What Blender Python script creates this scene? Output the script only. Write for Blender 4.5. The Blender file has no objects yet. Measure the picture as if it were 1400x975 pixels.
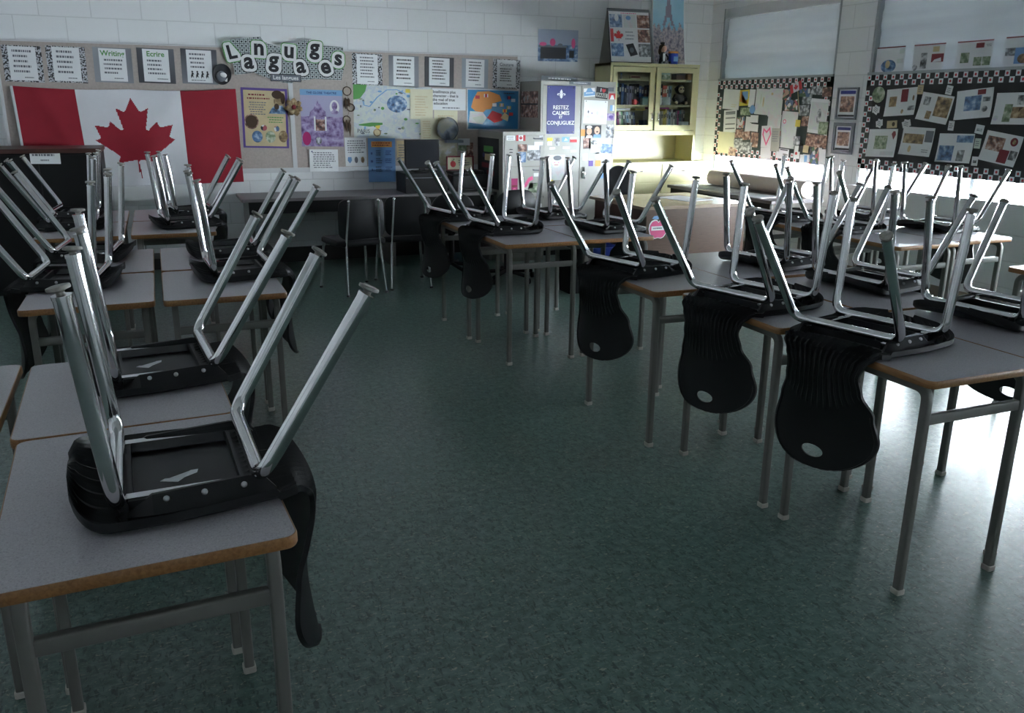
SKY = 58.0; EXPO = 1.6; UPLIGHT = 95.0
import bpy, math, random
from mathutils import Vector, Matrix
random.seed(7)
scn = bpy.context.scene
COL = scn.collection
PI = math.pi
SIN, COS, RAD = math.sin, math.cos, math.radians

# ------------------------------------------------------------------ materials
MATS = {}
def newmat(name):
    m = bpy.data.materials.new(name); m.use_nodes = True
    nt = m.node_tree; nt.nodes.clear()
    o = nt.nodes.new('ShaderNodeOutputMaterial')
    b = nt.nodes.new('ShaderNodeBsdfPrincipled')
    nt.links.new(b.outputs[0], o.inputs[0])
    MATS[name] = m
    return m, nt, b
def N(nt, t, **k):
    n = nt.nodes.new('ShaderNode' + t)
    for a, v in k.items():
        if a in n.inputs.keys() if isinstance(a, str) else False: n.inputs[a].default_value = v
        else: setattr(n, a, v)
    return n
def ramp(nt, stops, interp='LINEAR'):
    r = nt.nodes.new('ShaderNodeValToRGB'); r.color_ramp.interpolation = interp
    e = r.color_ramp.elements
    while len(e) < len(stops): e.new(0.5)
    for i, (p, c) in enumerate(stops):
        e[i].position = p; e[i].color = (*c, 1)
    return r
def coords(nt, kind='Object', rnd=False, scale=(1, 1, 1)):
    t = nt.nodes.new('ShaderNodeTexCoord')
    m = nt.nodes.new('ShaderNodeMapping'); m.inputs['Scale'].default_value = scale
    nt.links.new(t.outputs[kind], m.inputs[0])
    if rnd:
        oi = nt.nodes.new('ShaderNodeObjectInfo')
        mu = nt.nodes.new('ShaderNodeMath'); mu.operation = 'MULTIPLY'; mu.inputs[1].default_value = 57.0
        nt.links.new(oi.outputs['Random'], mu.inputs[0])
        cb = nt.nodes.new('ShaderNodeCombineXYZ')
        for i in range(3): nt.links.new(mu.outputs[0], cb.inputs[i])
        nt.links.new(cb.outputs[0], m.inputs['Location'])
    return m.outputs[0]
def plain(name, c, rough=.5, metal=0.0, var=0.0, vscale=6, bump=0.0, bscale=200, spec=.5, coat=0.0):
    m, nt, b = newmat(name)
    b.inputs['Base Color'].default_value = (*c, 1)
    b.inputs['Roughness'].default_value = rough
    b.inputs['Metallic'].default_value = metal
    b.inputs['Specular IOR Level'].default_value = spec
    if coat: b.inputs['Coat Weight'].default_value = coat
    co = coords(nt) if (var or bump) else None
    if var:
        n = nt.nodes.new('ShaderNodeTexNoise'); n.inputs['Scale'].default_value = vscale; n.inputs['Detail'].default_value = 4
        nt.links.new(co, n.inputs['Vector'])
        r = ramp(nt, [(.3, tuple(x * (1 - var) for x in c)), (.7, tuple(min(1, x * (1 + var)) for x in c))])
        nt.links.new(n.outputs['Fac'], r.inputs[0]); nt.links.new(r.outputs[0], b.inputs['Base Color'])
    if bump:
        n = nt.nodes.new('ShaderNodeTexNoise'); n.inputs['Scale'].default_value = bscale
        nt.links.new(co, n.inputs['Vector'])
        bp = nt.nodes.new('ShaderNodeBump'); bp.inputs['Strength'].default_value = bump; bp.inputs['Distance'].default_value = .002
        nt.links.new(n.outputs['Fac'], bp.inputs['Height']); nt.links.new(bp.outputs[0], b.inputs['Normal'])
    return m
def photo(name, stops, scale=14, detail=2, rough=.45, vor=False, stretch=(1, 1, 1)):
    m, nt, b = newmat(name)
    b.inputs['Roughness'].default_value = rough
    co = coords(nt, rnd=True, scale=stretch)
    if vor:
        n = nt.nodes.new('ShaderNodeTexVoronoi'); n.inputs['Scale'].default_value = scale
        nt.links.new(co, n.inputs['Vector'])
        s = nt.nodes.new('ShaderNodeSeparateColor'); nt.links.new(n.outputs['Color'], s.inputs[0]); fac = s.outputs[0]
    else:
        n = nt.nodes.new('ShaderNodeTexNoise'); n.inputs['Scale'].default_value = scale; n.inputs['Detail'].default_value = detail
        nt.links.new(co, n.inputs['Vector']); fac = n.outputs['Fac']
    r = ramp(nt, stops, 'CONSTANT' if vor else 'LINEAR')
    nt.links.new(fac, r.inputs[0]); nt.links.new(r.outputs[0], b.inputs['Base Color'])
    return m

def block_wall(name, axis, c):
    # painted concrete block: faint joints in a brick pattern laid in the plane of the wall
    m, nt, b = newmat(name)
    b.inputs['Roughness'].default_value = .55
    t = nt.nodes.new('ShaderNodeTexCoord'); s = nt.nodes.new('ShaderNodeSeparateXYZ'); cb = nt.nodes.new('ShaderNodeCombineXYZ')
    nt.links.new(t.outputs['Object'], s.inputs[0])
    nt.links.new(s.outputs[axis], cb.inputs[0]); nt.links.new(s.outputs[2], cb.inputs[1])
    br = nt.nodes.new('ShaderNodeTexBrick'); br.offset = .5
    br.inputs['Scale'].default_value = 1.0
    br.inputs['Brick Width'].default_value = .405; br.inputs['Row Height'].default_value = .203
    br.inputs['Mortar Size'].default_value = .006; br.inputs['Mortar Smooth'].default_value = .6
    br.inputs['Color1'].default_value = (*c, 1); br.inputs['Color2'].default_value = (*[x * .97 for x in c], 1)
    br.inputs['Mortar'].default_value = (*[x * .84 for x in c], 1)
    nt.links.new(cb.outputs[0], br.inputs['Vector'])
    nt.links.new(br.outputs['Color'], b.inputs['Base Color'])
    n = nt.nodes.new('ShaderNodeTexNoise'); n.inputs['Scale'].default_value = 60
    nt.links.new(t.outputs['Object'], n.inputs['Vector'])
    mx = nt.nodes.new('ShaderNodeMath'); mx.operation = 'MULTIPLY_ADD'; mx.inputs[1].default_value = -1.0
    nt.links.new(br.outputs['Fac'], mx.inputs[0])
    sc = nt.nodes.new('ShaderNodeMath'); sc.operation = 'MULTIPLY'; sc.inputs[1].default_value = .25
    nt.links.new(n.outputs['Fac'], sc.inputs[0]); nt.links.new(sc.outputs[0], mx.inputs[2])
    bp = nt.nodes.new('ShaderNodeBump'); bp.inputs['Strength'].default_value = .35; bp.inputs['Distance'].default_value = .004
    nt.links.new(mx.outputs[0], bp.inputs['Height']); nt.links.new(bp.outputs[0], b.inputs['Normal'])
    return m

def floor_mat():
    m, nt, b = newmat('green_marbled_linoleum')
    co = coords(nt)
    def noise(sc, det, stretch=None, dist=0.0):
        n = nt.nodes.new('ShaderNodeTexNoise'); n.inputs['Scale'].default_value = sc; n.inputs['Detail'].default_value = det
        n.inputs['Distortion'].default_value = dist
        if stretch:
            mp = nt.nodes.new('ShaderNodeMapping'); mp.inputs['Scale'].default_value = stretch[0]; mp.inputs['Rotation'].default_value = (0, 0, stretch[1])
            nt.links.new(co, mp.inputs[0]); nt.links.new(mp.outputs[0], n.inputs['Vector'])
        else: nt.links.new(co, n.inputs['Vector'])
        return n.outputs['Fac']
    def mixc(fac, a, c2):
        mx = nt.nodes.new('ShaderNodeMix'); mx.data_type = 'RGBA'
        nt.links.new(fac, mx.inputs[0])
        for v, i in ((a, 6), (c2, 7)):
            if isinstance(v, tuple): mx.inputs[i].default_value = (*v, 1)
            else: nt.links.new(v, mx.inputs[i])
        return mx.outputs[2]
    base = ramp(nt, [(.30, (.050, .090, .078)), (.5, (.086, .146, .126)), (.70, (.138, .208, .180))])
    nt.links.new(noise(30, 8, None, .5), base.inputs[0])
    f1 = ramp(nt, [(.53, (0, 0, 0)), (.64, (.9, .9, .9))]); nt.links.new(noise(84, 4, ((1, .4, 1), .6), .9), f1.inputs[0])
    f2 = ramp(nt, [(.56, (0, 0, 0)), (.68, (.75, .75, .75))]); nt.links.new(noise(88, 4, ((.4, 1, 1), .3), .9), f2.inputs[0])
    f3 = ramp(nt, [(.62, (0, 0, 0)), (.70, (.9, .9, .9))]); nt.links.new(noise(120, 3, ((.45, 1, 1), -.7), .7), f3.inputs[0])
    f4 = ramp(nt, [(.55, (0, 0, 0)), (.75, (.45, .45, .45))]); nt.links.new(noise(13, 4, None, .5), f4.inputs[0])
    c = mixc(f4.outputs[0], base.outputs[0], (.050, .085, .074))
    c = mixc(f1.outputs[0], c, (.024, .050, .044))
    c = mixc(f2.outputs[0], c, (.175, .232, .200))
    c = mixc(f3.outputs[0], c, (.33, .33, .26))
    nt.links.new(c, b.inputs['Base Color'])
    b.inputs['Specular IOR Level'].default_value = .5
    b.inputs['Roughness'].default_value = .285
    bp = nt.nodes.new('ShaderNodeBump'); bp.inputs['Strength'].default_value = .12; bp.inputs['Distance'].default_value = .002
    nt.links.new(noise(110, 3), bp.inputs['Height']); nt.links.new(bp.outputs[0], b.inputs['Normal'])
    return m
def wood(name, c1, c2, scale=5, rough=.4, axis=(1, 12, 12)):
    m, nt, b = newmat(name); b.inputs['Roughness'].default_value = rough
    co = coords(nt, scale=axis)
    n = nt.nodes.new('ShaderNodeTexNoise'); n.inputs['Scale'].default_value = scale; n.inputs['Detail'].default_value = 5; n.inputs['Distortion'].default_value = .6
    nt.links.new(co, n.inputs['Vector'])
    r = ramp(nt, [(.3, c1), (.7, c2)]); nt.links.new(n.outputs['Fac'], r.inputs[0]); nt.links.new(r.outputs[0], b.inputs['Base Color'])
    return m
def laminate(name, c, c_dark, c_light):
    m, nt, b = newmat(name); b.inputs['Roughness'].default_value = .34
    co = coords(nt)
    n = nt.nodes.new('ShaderNodeTexNoise'); n.inputs['Scale'].default_value = 330; n.inputs['Detail'].default_value = 1
    nt.links.new(co, n.inputs['Vector'])
    r = ramp(nt, [(.32, c_dark), (.42, c), (.60, c), (.70, c_light)])
    nt.links.new(n.outputs['Fac'], r.inputs[0]); nt.links.new(r.outputs[0], b.inputs['Base Color'])
    return m
def glass_mat(name, tint=(.95, .97, .97), f=.04):
    m = bpy.data.materials.new(name); m.use_nodes = True; nt = m.node_tree; nt.nodes.clear()
    o = nt.nodes.new('ShaderNodeOutputMaterial'); t = nt.nodes.new('ShaderNodeBsdfTransparent'); g = nt.nodes.new('ShaderNodeBsdfGlossy')
    t.inputs[0].default_value = (*tint, 1); g.inputs['Roughness'].default_value = .03
    lw = nt.nodes.new('ShaderNodeLayerWeight'); lw.inputs['Blend'].default_value = .5
    pw = nt.nodes.new('ShaderNodeMath'); pw.operation = 'POWER'; pw.inputs[1].default_value = 5
    ma = nt.nodes.new('ShaderNodeMath'); ma.operation = 'MULTIPLY_ADD'; ma.inputs[1].default_value = .6; ma.inputs[2].default_value = f
    nt.links.new(lw.outputs['Facing'], pw.inputs[0]); nt.links.new(pw.outputs[0], ma.inputs[0])
    mx = nt.nodes.new('ShaderNodeMixShader')
    nt.links.new(ma.outputs[0], mx.inputs[0]); nt.links.new(t.outputs[0], mx.inputs[1]); nt.links.new(g.outputs[0], mx.inputs[2])
    nt.links.new(mx.outputs[0], o.inputs[0]); MATS[name] = m
    return m
def blind_mat():
    m = bpy.data.materials.new('white_blind_fabric'); m.use_nodes = True; nt = m.node_tree; nt.nodes.clear()
    o = nt.nodes.new('ShaderNodeOutputMaterial'); d = nt.nodes.new('ShaderNodeBsdfDiffuse'); t = nt.nodes.new('ShaderNodeBsdfTranslucent')
    co = coords(nt, scale=(1, .4, 6)); n = nt.nodes.new('ShaderNodeTexNoise'); n.inputs['Scale'].default_value = 1.6; n.inputs['Detail'].default_value = 2
    nt.links.new(co, n.inputs['Vector'])
    r = ramp(nt, [(.35, (.80, .81, .83)), (.65, (.86, .87, .88))]); nt.links.new(n.outputs['Fac'], r.inputs[0]); nt.links.new(r.outputs[0], d.inputs[0])
    t.inputs[0].default_value = (.72, .78, .84, 1)
    mx = nt.nodes.new('ShaderNodeMixShader'); mx.inputs[0].default_value = .017
    nt.links.new(d.outputs[0], mx.inputs[1]); nt.links.new(t.outputs[0], mx.inputs[2]); nt.links.new(mx.outputs[0], o.inputs[0])
    MATS['white_blind_fabric'] = m
    return m

WALL = (.86, .87, .885)
M_wallx = block_wall('painted_block_back', 0, WALL)
M_wally = block_wall('painted_block_side', 1, WALL)
M_white = plain('white_paint', (.74, .75, .77), .5, var=.03)
M_sill = plain('white_sill_paint', (.84, .85, .86), .45)
M_ceil = plain('ceiling_white', (.88, .88, .88), .8, bump=.3, bscale=90)
M_floor = floor_mat()
M_base = plain('dark_vinyl_base', (.035, .03, .03), .5)
M_tan = plain('tan_vinyl_base', (.30, .25, .20), .5)
M_glass = glass_mat('window_glass')
M_cabglass = glass_mat('cabinet_glass', (.93, .95, .95))
M_blind = blind_mat()
M_alu = plain('aluminium_frame', (.42, .45, .47), .38, .6)
M_chrome = plain('chrome_tube', (.70, .70, .71), .09, 1.0, var=.06, vscale=18)
M_plastic = plain('black_moulded_plastic', (.009, .0095, .011), .44, spec=.32, bump=.25, bscale=500)
M_black = plain('black_painted_steel', (.010, .010, .011), .5, spec=.25)
M_glide = plain('worn_nylon_glide', (.34, .32, .29), .5, var=.35, vscale=60)
M_rivet = plain('zinc_rivet', (.62, .62, .62), .3, 1.0)
M_lam = laminate('grey_speckled_laminate', (.44, .42, .45), (.33, .31, .34), (.52, .50, .53))
M_edge = wood('varnished_wood_edge', (.22, .10, .035), (.36, .18, .07), 9, .35, (14, 1, 14))
M_leg = plain('taupe_enamelled_steel', (.165, .16, .146), .42, var=.06, vscale=12)
M_cap = plain('pale_foot_cap', (.50, .47, .42), .6)
M_board = plain('beige_tack_board', (.47, .405, .37), .85, var=.07, vscale=50)
M_rail = plain('white_board_trim', (.66, .66, .68), .5)
M_darkboard = plain('black_paper_backing', (.022, .022, .025), .8, var=.15, vscale=20)
M_greenboard = plain('dark_green_backing', (.02, .035, .032), .8)
M_paper = plain('white_paper', (.85, .86, .88), .6, var=.02)
M_cream = plain('cream_paper', (.74, .70, .52), .6, var=.05)
M_yel = plain('yellow_paper', (.80, .66, .10), .6)
M_palegreen = plain('pale_green_paper', (.62, .68, .60), .6, var=.05)
M_ink = plain('black_ink', (.02, .02, .025), .6)
M_gink = plain('grey_ink', (.16, .17, .20), .6)
M_red = plain('flag_red', (.31, .010, .028), .75, var=.12, vscale=3)
M_flagw = plain('flag_white', (.72, .72, .76), .75, var=.05, vscale=3)
M_pred = plain('print_red', (.55, .04, .05), .6)
M_dkred = plain('print_maroon', (.20, .018, .03), .6)
M_purple = plain('print_purple', (.12, .07, .30), .6)
M_blue = plain('poster_blue', (.008, .014, .17), .4, var=.08)
M_skyblue = plain('print_light_blue', (.20, .40, .66), .55)
M_pblue = plain('chart_blue', (.17, .33, .62), .5, var=.04)
M_orange = plain('print_orange', (.80, .33, .08), .55)
M_pink = plain('print_pink', (.80, .12, .30), .5)
M_mag = plain('print_magenta', (.42, .01, .14), .5)
M_green = plain('print_green', (.10, .32, .08), .6)
M_tan_p = plain('parchment', (.62, .50, .30), .6, var=.10, vscale=10)
M_beigebw = plain('letter_outline_white', (.80, .80, .80), .6)
M_cabgrey = plain('cabinet_putty_steel', (.40, .39, .36), .38, var=.02)
M_cabside = plain('cabinet_side_steel', (.34, .33, .29), .4)
M_bookcase = plain('cream_enamelled_steel', (.56, .52, .29), .36, var=.02)
M_walnut = wood('walnut_desk_panel', (.072, .037, .024), (.11, .06, .04), 14, .45, (1, 1, 14))
M_desktop = wood('desk_top_laminate', (.30, .22, .17), (.40, .31, .25), 6, .22)
M_darkwood = wood('dark_cabinet_wood', (.045, .016, .012), (.075, .028, .02), 6, .4)
M_counter = plain('dark_counter_laminate', (.15, .135, .14), .4, var=.06)
M_vinyl = plain('black_vinyl', (.011, .011, .013), .5, spec=.3, bump=.4, bscale=260)
M_screen = plain('black_screen', (.008, .009, .014), .3, spec=.25)
M_binblue = plain('blue_bin_plastic', (.02, .06, .42), .45)
M_skin = plain('doll_skin', (.72, .42, .30), .5)
M_brown = plain('brown_fur', (.07, .04, .025), .9)
M_fur = plain('black_fur', (.012, .012, .012), .95)
M_kraft = plain('roll_paper_tan', (.70, .58, .52), .6)
PH = {
 'bw': photo('print_bw_photo', [(.3, (.03, .03, .035)), (.48, (.22, .23, .25)), (.6, (.6, .62, .65)), (.75, (.8, .8, .82))], 26, 3),
 'warm': photo('print_warm_photo', [(.3, (.025, .02, .02)), (.45, (.16, .07, .06)), (.56, (.42, .24, .18)), (.7, (.70, .62, .58))], 26, 3),
 'blue': photo('print_blue_photo', [(.3, (.03, .05, .10)), (.5, (.12, .22, .42)), (.65, (.45, .55, .68)), (.75, (.7, .74, .8))], 22, 3),
 'mix': photo('print_mixed_collage', [(.0, (.03, .03, .04)), (.18, (.45, .10, .12)), (.32, (.70, .70, .72)), (.5, (.10, .16, .30)), (.66, (.55, .38, .28)), (.82, (.08, .14, .08))], 26, vor=True),
 'green': photo('print_green_photo', [(.3, (.06, .09, .05)), (.5, (.25, .33, .20)), (.65, (.55, .58, .46)), (.8, (.75, .75, .68))], 26, 3),
 'pale': photo('print_pastel_drawing', [(.3, (.74, .66, .68)), (.45, (.72, .74, .76)), (.55, (.70, .76, .72)), (.7, (.70, .66, .78))], 9, 3),
 'purple': photo('print_violet_engraving', [(.3, (.10, .05, .16)), (.5, (.30, .22, .44)), (.65, (.46, .40, .60)), (.8, (.56, .50, .66))], 22, 4),
 'brown': photo('print_sepia', [(.3, (.06, .04, .03)), (.5, (.30, .20, .10)), (.65, (.55, .42, .25)), (.8, (.7, .6, .45))], 24, 3),
 'damask': photo('print_damask_border', [(.46, (.03, .03, .035)), (.52, (.55, .56, .60))], 70, 1),
 'stripe': photo('print_striped_border', [(.40, (.05, .05, .06)), (.55, (.22, .23, .26)), (.68, (.40, .42, .46))], 16, 2, stretch=(.05, .05, 9)),
 'map': photo('print_city_map', [(.35, (.60, .62, .66)), (.5, (.66, .70, .66)), (.58, (.52, .58, .68)), (.68, (.70, .70, .66))], 14, 5),
 'city': photo('print_rooftops', [(.3, (.14, .12, .18)), (.5, (.40, .36, .42)), (.62, (.62, .52, .52)), (.75, (.30, .30, .42))], 34, 2),
 'aqua': photo('print_sky', [(.35, (.28, .58, .74)), (.65, (.45, .70, .82))], 3, 2),
 'shine': photo('clear_sleeve_yellow', [(.3, (.58, .52, .34)), (.55, (.70, .66, .50)), (.68, (.85, .85, .82))], 22, 4, .15),
 'dots': None,
}

def lattice(name):
    m, nt, b = newmat(name); b.inputs['Roughness'].default_value = .55
    v = nt.nodes.new('ShaderNodeTexVoronoi'); v.inputs['Scale'].default_value = 27; v.inputs['Randomness'].default_value = 0
    v.voronoi_dimensions = '2D'; v.distance = 'CHEBYCHEV'
    nt.links.new(coords(nt), v.inputs['Vector'])
    r = ramp(nt, [(.18, (.02, .025, .03)), (.25, (.55, .60, .60)), (.38, (.62, .66, .66)), (.45, (.06, .08, .085))]); nt.links.new(v.outputs['Distance'], r.inputs[0]); nt.links.new(r.outputs[0], b.inputs['Base Color'])
    return m
PH['dots'] = lattice('print_lattice')

# ------------------------------------------------------------------ mesh builder
class MB:
    def __init__(s): s.v = []; s.f = []; s.m = []; s.mats = []
    def mi(s, m):
        if m not in s.mats: s.mats.append(m)
        return s.mats.index(m)
    def add(s, vs, fs, m, T=None):
        b = len(s.v); k = s.mi(m)
        s.v += [tuple(T @ Vector(p)) if T else tuple(p) for p in vs]
        for f in fs: s.f.append(tuple(b + i for i in f)); s.m.append(k)
        return s
    def box(s, x0, x1, y0, y1, z0, z1, m, T=None):
        vs = [(x0, y0, z0), (x1, y0, z0), (x1, y1, z0), (x0, y1, z0), (x0, y0, z1), (x1, y0, z1), (x1, y1, z1), (x0, y1, z1)]
        return s.add(vs, [(0, 3, 2, 1), (4, 5, 6, 7), (0, 1, 5, 4), (1, 2, 6, 5), (2, 3, 7, 6), (3, 0, 4, 7)], m, T)
    def bevbox(s, x0, x1, y0, y1, z0, z1, r, m, T=None, n=4):
        # upright box with rounded vertical corners and softened top and bottom
        cx, cy = (x0 + x1) / 2, (y0 + y1) / 2
        o = rrect(x1 - x0, y1 - y0, r, n); e = min(r * .4, (z1 - z0) * .3)
        i = rrect(x1 - x0 - 2 * e, y1 - y0 - 2 * e, max(r - e, .001), n)
        return s.loft([[(cx + a, cy + b, z) for a, b in q] for q, z in ((i, z0), (o, z0 + e), (o, z1 - e), (i, z1))], m, T)
    def loft(s, rings, m, T=None, cap=True, closed=True):
        n = len(rings[0]); vs = [p for r in rings for p in r]; fs = []
        for i in range(len(rings) - 1):
            for j in range(n if closed else n - 1):
                k = (j + 1) % n
                fs.append((i * n + j, i * n + k, (i + 1) * n + k, (i + 1) * n + j))
        if cap: fs.append(tuple(reversed(range(n)))); fs.append(tuple(range((len(rings) - 1) * n, len(rings) * n)))
        return s.add(vs, fs, m, T)
    def prism(s, poly, z0, z1, m, T=None):
        return s.loft([[(a, b, z0) for a, b in poly], [(a, b, z1) for a, b in poly]], m, T)
    def tube(s, path, r, m, n=12, T=None, radii=None, prof=None, ref=None):
        P = [Vector(p) for p in path]; rings = []; u = None
        for i, p in enumerate(P):
            d = ((P[i + 1] - p).normalized() if i + 1 < len(P) else Vector((0, 0, 0))) + ((p - P[i - 1]).normalized() if i else Vector((0, 0, 0)))
            d.normalize()
            if ref is not None: u = (Vector(ref) - d * d.dot(Vector(ref))).normalized()
            elif u is None:
                a = Vector((0, 0, 1)) if abs(d.z) < .9 else Vector((1, 0, 0))
                u = (a - d * d.dot(a)).normalized()
            else: u = (u - d * d.dot(u)).normalized()
            w = d.cross(u); rr = radii[i] if radii else r
            if prof: rings.append([tuple(p + u * a + w * b) for a, b in prof])
            else: rings.append([tuple(p + (u * COS(2 * PI * k / n) + w * SIN(2 * PI * k / n)) * rr) for k in range(n)])
        return s.loft(rings, m, T)
    def cyl(s, p0, p1, r, m, n=16, r1=None, T=None):
        return s.tube([p0, p1], r, m, n, T, radii=[r, r if r1 is None else r1])
    def lathe(s, prof, m, T=None, n=20):
        return s.loft([[(r * COS(2 * PI * k / n), r * SIN(2 * PI * k / n), z) for k in range(n)] for r, z in prof], m, T)
    def ball(s, c, r, m, n=14, sc=(1, 1, 1), T=None):
        c = Vector(c); k = 9
        prof = [(SIN(PI * (i + .02) / (k + .04)), -COS(PI * (i + .02) / (k + .04))) for i in range(k + 1)]
        return s.loft([[(c.x + r * sc[0] * a * COS(2 * PI * j / n), c.y + r * sc[1] * a * SIN(2 * PI * j / n), c.z + r * sc[2] * b) for j in range(n)] for a, b in prof], m, T)
    def mesh(s, name, smooth=None):
        me = bpy.data.meshes.new(name); me.from_pydata(s.v, [], s.f)
        for m in s.mats: me.materials.append(m)
        me.polygons.foreach_set('material_index', s.m)
        if smooth:
            me.polygons.foreach_set('use_smooth', [True] * len(me.polygons))
            me.set_sharp_from_angle(angle=RAD(smooth))
        me.update()
        return me
    def build(s, name, parent=None, smooth=None, loc=None):
        o = bpy.data.objects.new(name, s.mesh(name, smooth)); COL.objects.link(o)
        if parent: o.parent = parent
        if loc: o.location = loc
        return o
def rrect(w, h, r, n=5):
    r = min(r, w / 2 - 1e-4, h / 2 - 1e-4); o = []
    for cx, cy, a0 in ((w / 2 - r, h / 2 - r, 0), (-w / 2 + r, h / 2 - r, PI / 2), (-w / 2 + r, -h / 2 + r, PI), (w / 2 - r, -h / 2 + r, 1.5 * PI)):
        for k in range(n + 1):
            a = a0 + PI / 2 * k / n; o.append((cx + r * COS(a), cy + r * SIN(a)))
    return o
def catmull(P, n):
    P = [Vector(p) for p in P]; Q = [2 * P[0] - P[1]] + P + [2 * P[-1] - P[-2]]; out = []
    m = len(P) - 1
    for k in range(n + 1):
        t = k / n * m; i = min(int(t), m - 1); f = t - i
        a, b, c, d = Q[i], Q[i + 1], Q[i + 2], Q[i + 3]
        out.append(.5 * ((2 * b) + (c - a) * f + (2 * a - 5 * b + 4 * c - d) * f * f + (3 * b - a - 3 * c + d) * f ** 3))
    return out
def fillet(P, r, n=6):
    # polyline with its inner corners rounded
    P = [Vector(p) for p in P]; out = [P[0]]
    for i in range(1, len(P) - 1):
        a, b, c = P[i - 1], P[i], P[i + 1]
        d = min(r, (a - b).length * .48, (c - b).length * .48)
        p, q = b + (a - b).normalized() * d, b + (c - b).normalized() * d
        for k in range(n + 1):
            t = k / n; out.append(p * (1 - t) ** 2 + b * 2 * t * (1 - t) + q * t * t)
    out.append(P[-1]); return out
def lerp_tab(tab, x):
    for (a, va), (b, vb) in zip(tab, tab[1:]):
        if x <= b:
            t = 0 if b == a else max(0, (x - a) / (b - a)); t = t * t * (3 - 2 * t)
            return va + (vb - va) * t
    return tab[-1][1]
def tag(o, label, cat, group=None, kind=None):
    if label: o['label'] = label
    if cat: o['category'] = cat
    if group: o['group'] = group
    if kind: o['kind'] = kind
    return o
def thing(name, label, cat, loc=(0, 0, 0), rz=0, group=None, sc=1):
    o = bpy.data.objects.new(name, None); COL.objects.link(o); o.empty_display_size = .1
    o.location = loc; o.rotation_euler = (0, 0, rz)
    o.scale = (sc, sc, sc) if not isinstance(sc, tuple) else sc
    return tag(o, label, cat, group)
def struct(o): o['kind'] = 'structure'; return o
def put(name, me, parent):
    o = bpy.data.objects.new(name, me); COL.objects.link(o); o.parent = parent; return o
def dup(root, loc, rz, sc, label, group):
    r = root.copy(); COL.objects.link(r); r.location = loc; r.rotation_euler = (0, 0, rz)
    r.scale = (sc, sc, sc) if not isinstance(sc, tuple) else sc
    r['label'] = label
    if group: r['group'] = group
    for ch in root.children:
        c = ch.copy(); COL.objects.link(c); c.parent = r
        for g in ch.children:
            d = g.copy(); COL.objects.link(d); d.parent = c
    return r

# ------------------------------------------------------------------ room
XL, XR, YF, YB, ZC = -3.3, 6.0, -2.8, 8.7, 3.05
SILL, BT, BB, HEAD = .83, 1.82, 1.0, 2.58
WIN = [(6.65, 8.48), (2.75, 6.22), (-1.5, 2.2)]  # last window is out of view, added to light the foreground
struct(MB().box(XL - .2, XR + .25, YF - .2, YB + .2, -.1, 0, M_floor).build('floor'))
struct(MB().box(XL - .2, XR + .25, YF - .2, YB + .2, ZC, ZC + .1, M_ceil).build('ceiling'))
struct(MB().box(XL - .2, XR + .25, YB, YB + .2, 0, ZC, M_wallx).build('wall_back'))
struct(MB().box(XL - .2, XR + .25, YF - .2, YF, 0, ZC, M_wallx).build('wall_front'))
struct(MB().box(XL - .2, XL, YF, YB, 0, ZC, M_wally).build('wall_left'))
w = MB().box(XR, XR + .25, YF, YB, 0, SILL - .03, M_wally).box(XR, XR + .25, YF, YB, HEAD, ZC, M_wally)
e = YB
for a, b in WIN:
    w.box(XR, XR + .25, b, e, SILL - .03, HEAD, M_wally); e = a
w.box(XR, XR + .25, YF, e, SILL - .03, HEAD, M_wally)
struct(w.build('wall_right'))
struct(MB().box(XL, XR, YB - .012, YB, 0, .15, M_base).build('baseboard_back'))
struct(MB().box(XL, XL + .012, YF, YB, 0, .1, M_base).build('baseboard_left'))
struct(MB().box(XR - .012, XR, YF, YB - .012, 0, .1, M_tan).build('baseboard_right'))
for i, (a, b) in enumerate(WIN):
    wo = thing('window_%d' % (i + 1), None, None, (XR + .12, (a + b) / 2, SILL)); struct(wo)
    h, L = HEAD - SILL, b - a
    fr = MB()
    fr.box(-.03, .03, -L / 2, L / 2, 0, .02, M_alu).box(-.03, .03, -L / 2, L / 2, h - .04, h, M_alu)
    fr.box(-.03, .03, -L / 2, L / 2, BB + .12 - SILL, BB + .16 - SILL, M_alu)
    nm = max(1, round(L / 1.3))
    for k in range(nm + 1):
        y = -L / 2 + .02 + (L - .04) * k / nm
        fr.box(-.028, .028, y - .02, y + .02, .02, h - .04, M_alu)
    fr.build('window_frame', wo)
    MB().box(-.003, .003, -L / 2 + .02, L / 2 - .02, .02, h - .04, M_glass).build('pane', wo)
    struct(MB().box(XR, XR + .25, a, b, SILL - .03, SILL, M_sill).build('trim_%d' % (i + 1)))
    # grey side channels that guide the blind
    struct(MB().box(XR + .004, XR + .075, a, a + .03, SILL, HEAD, M_alu).box(XR + .004, XR + .075, b - .03, b, SILL, HEAD, M_alu).build('trim_%d' % (i + 4)))
struct(MB().box(XR - .03, XR + .001, YF, YB - .01, SILL - .012, SILL + .018, M_sill).build('trim_7'))
BLN = ['plain white roller blind pulled down over the far window', 'white roller blind behind the row of pinned art sheets', 'white roller blind over the unseen window added to light the foreground']
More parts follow.
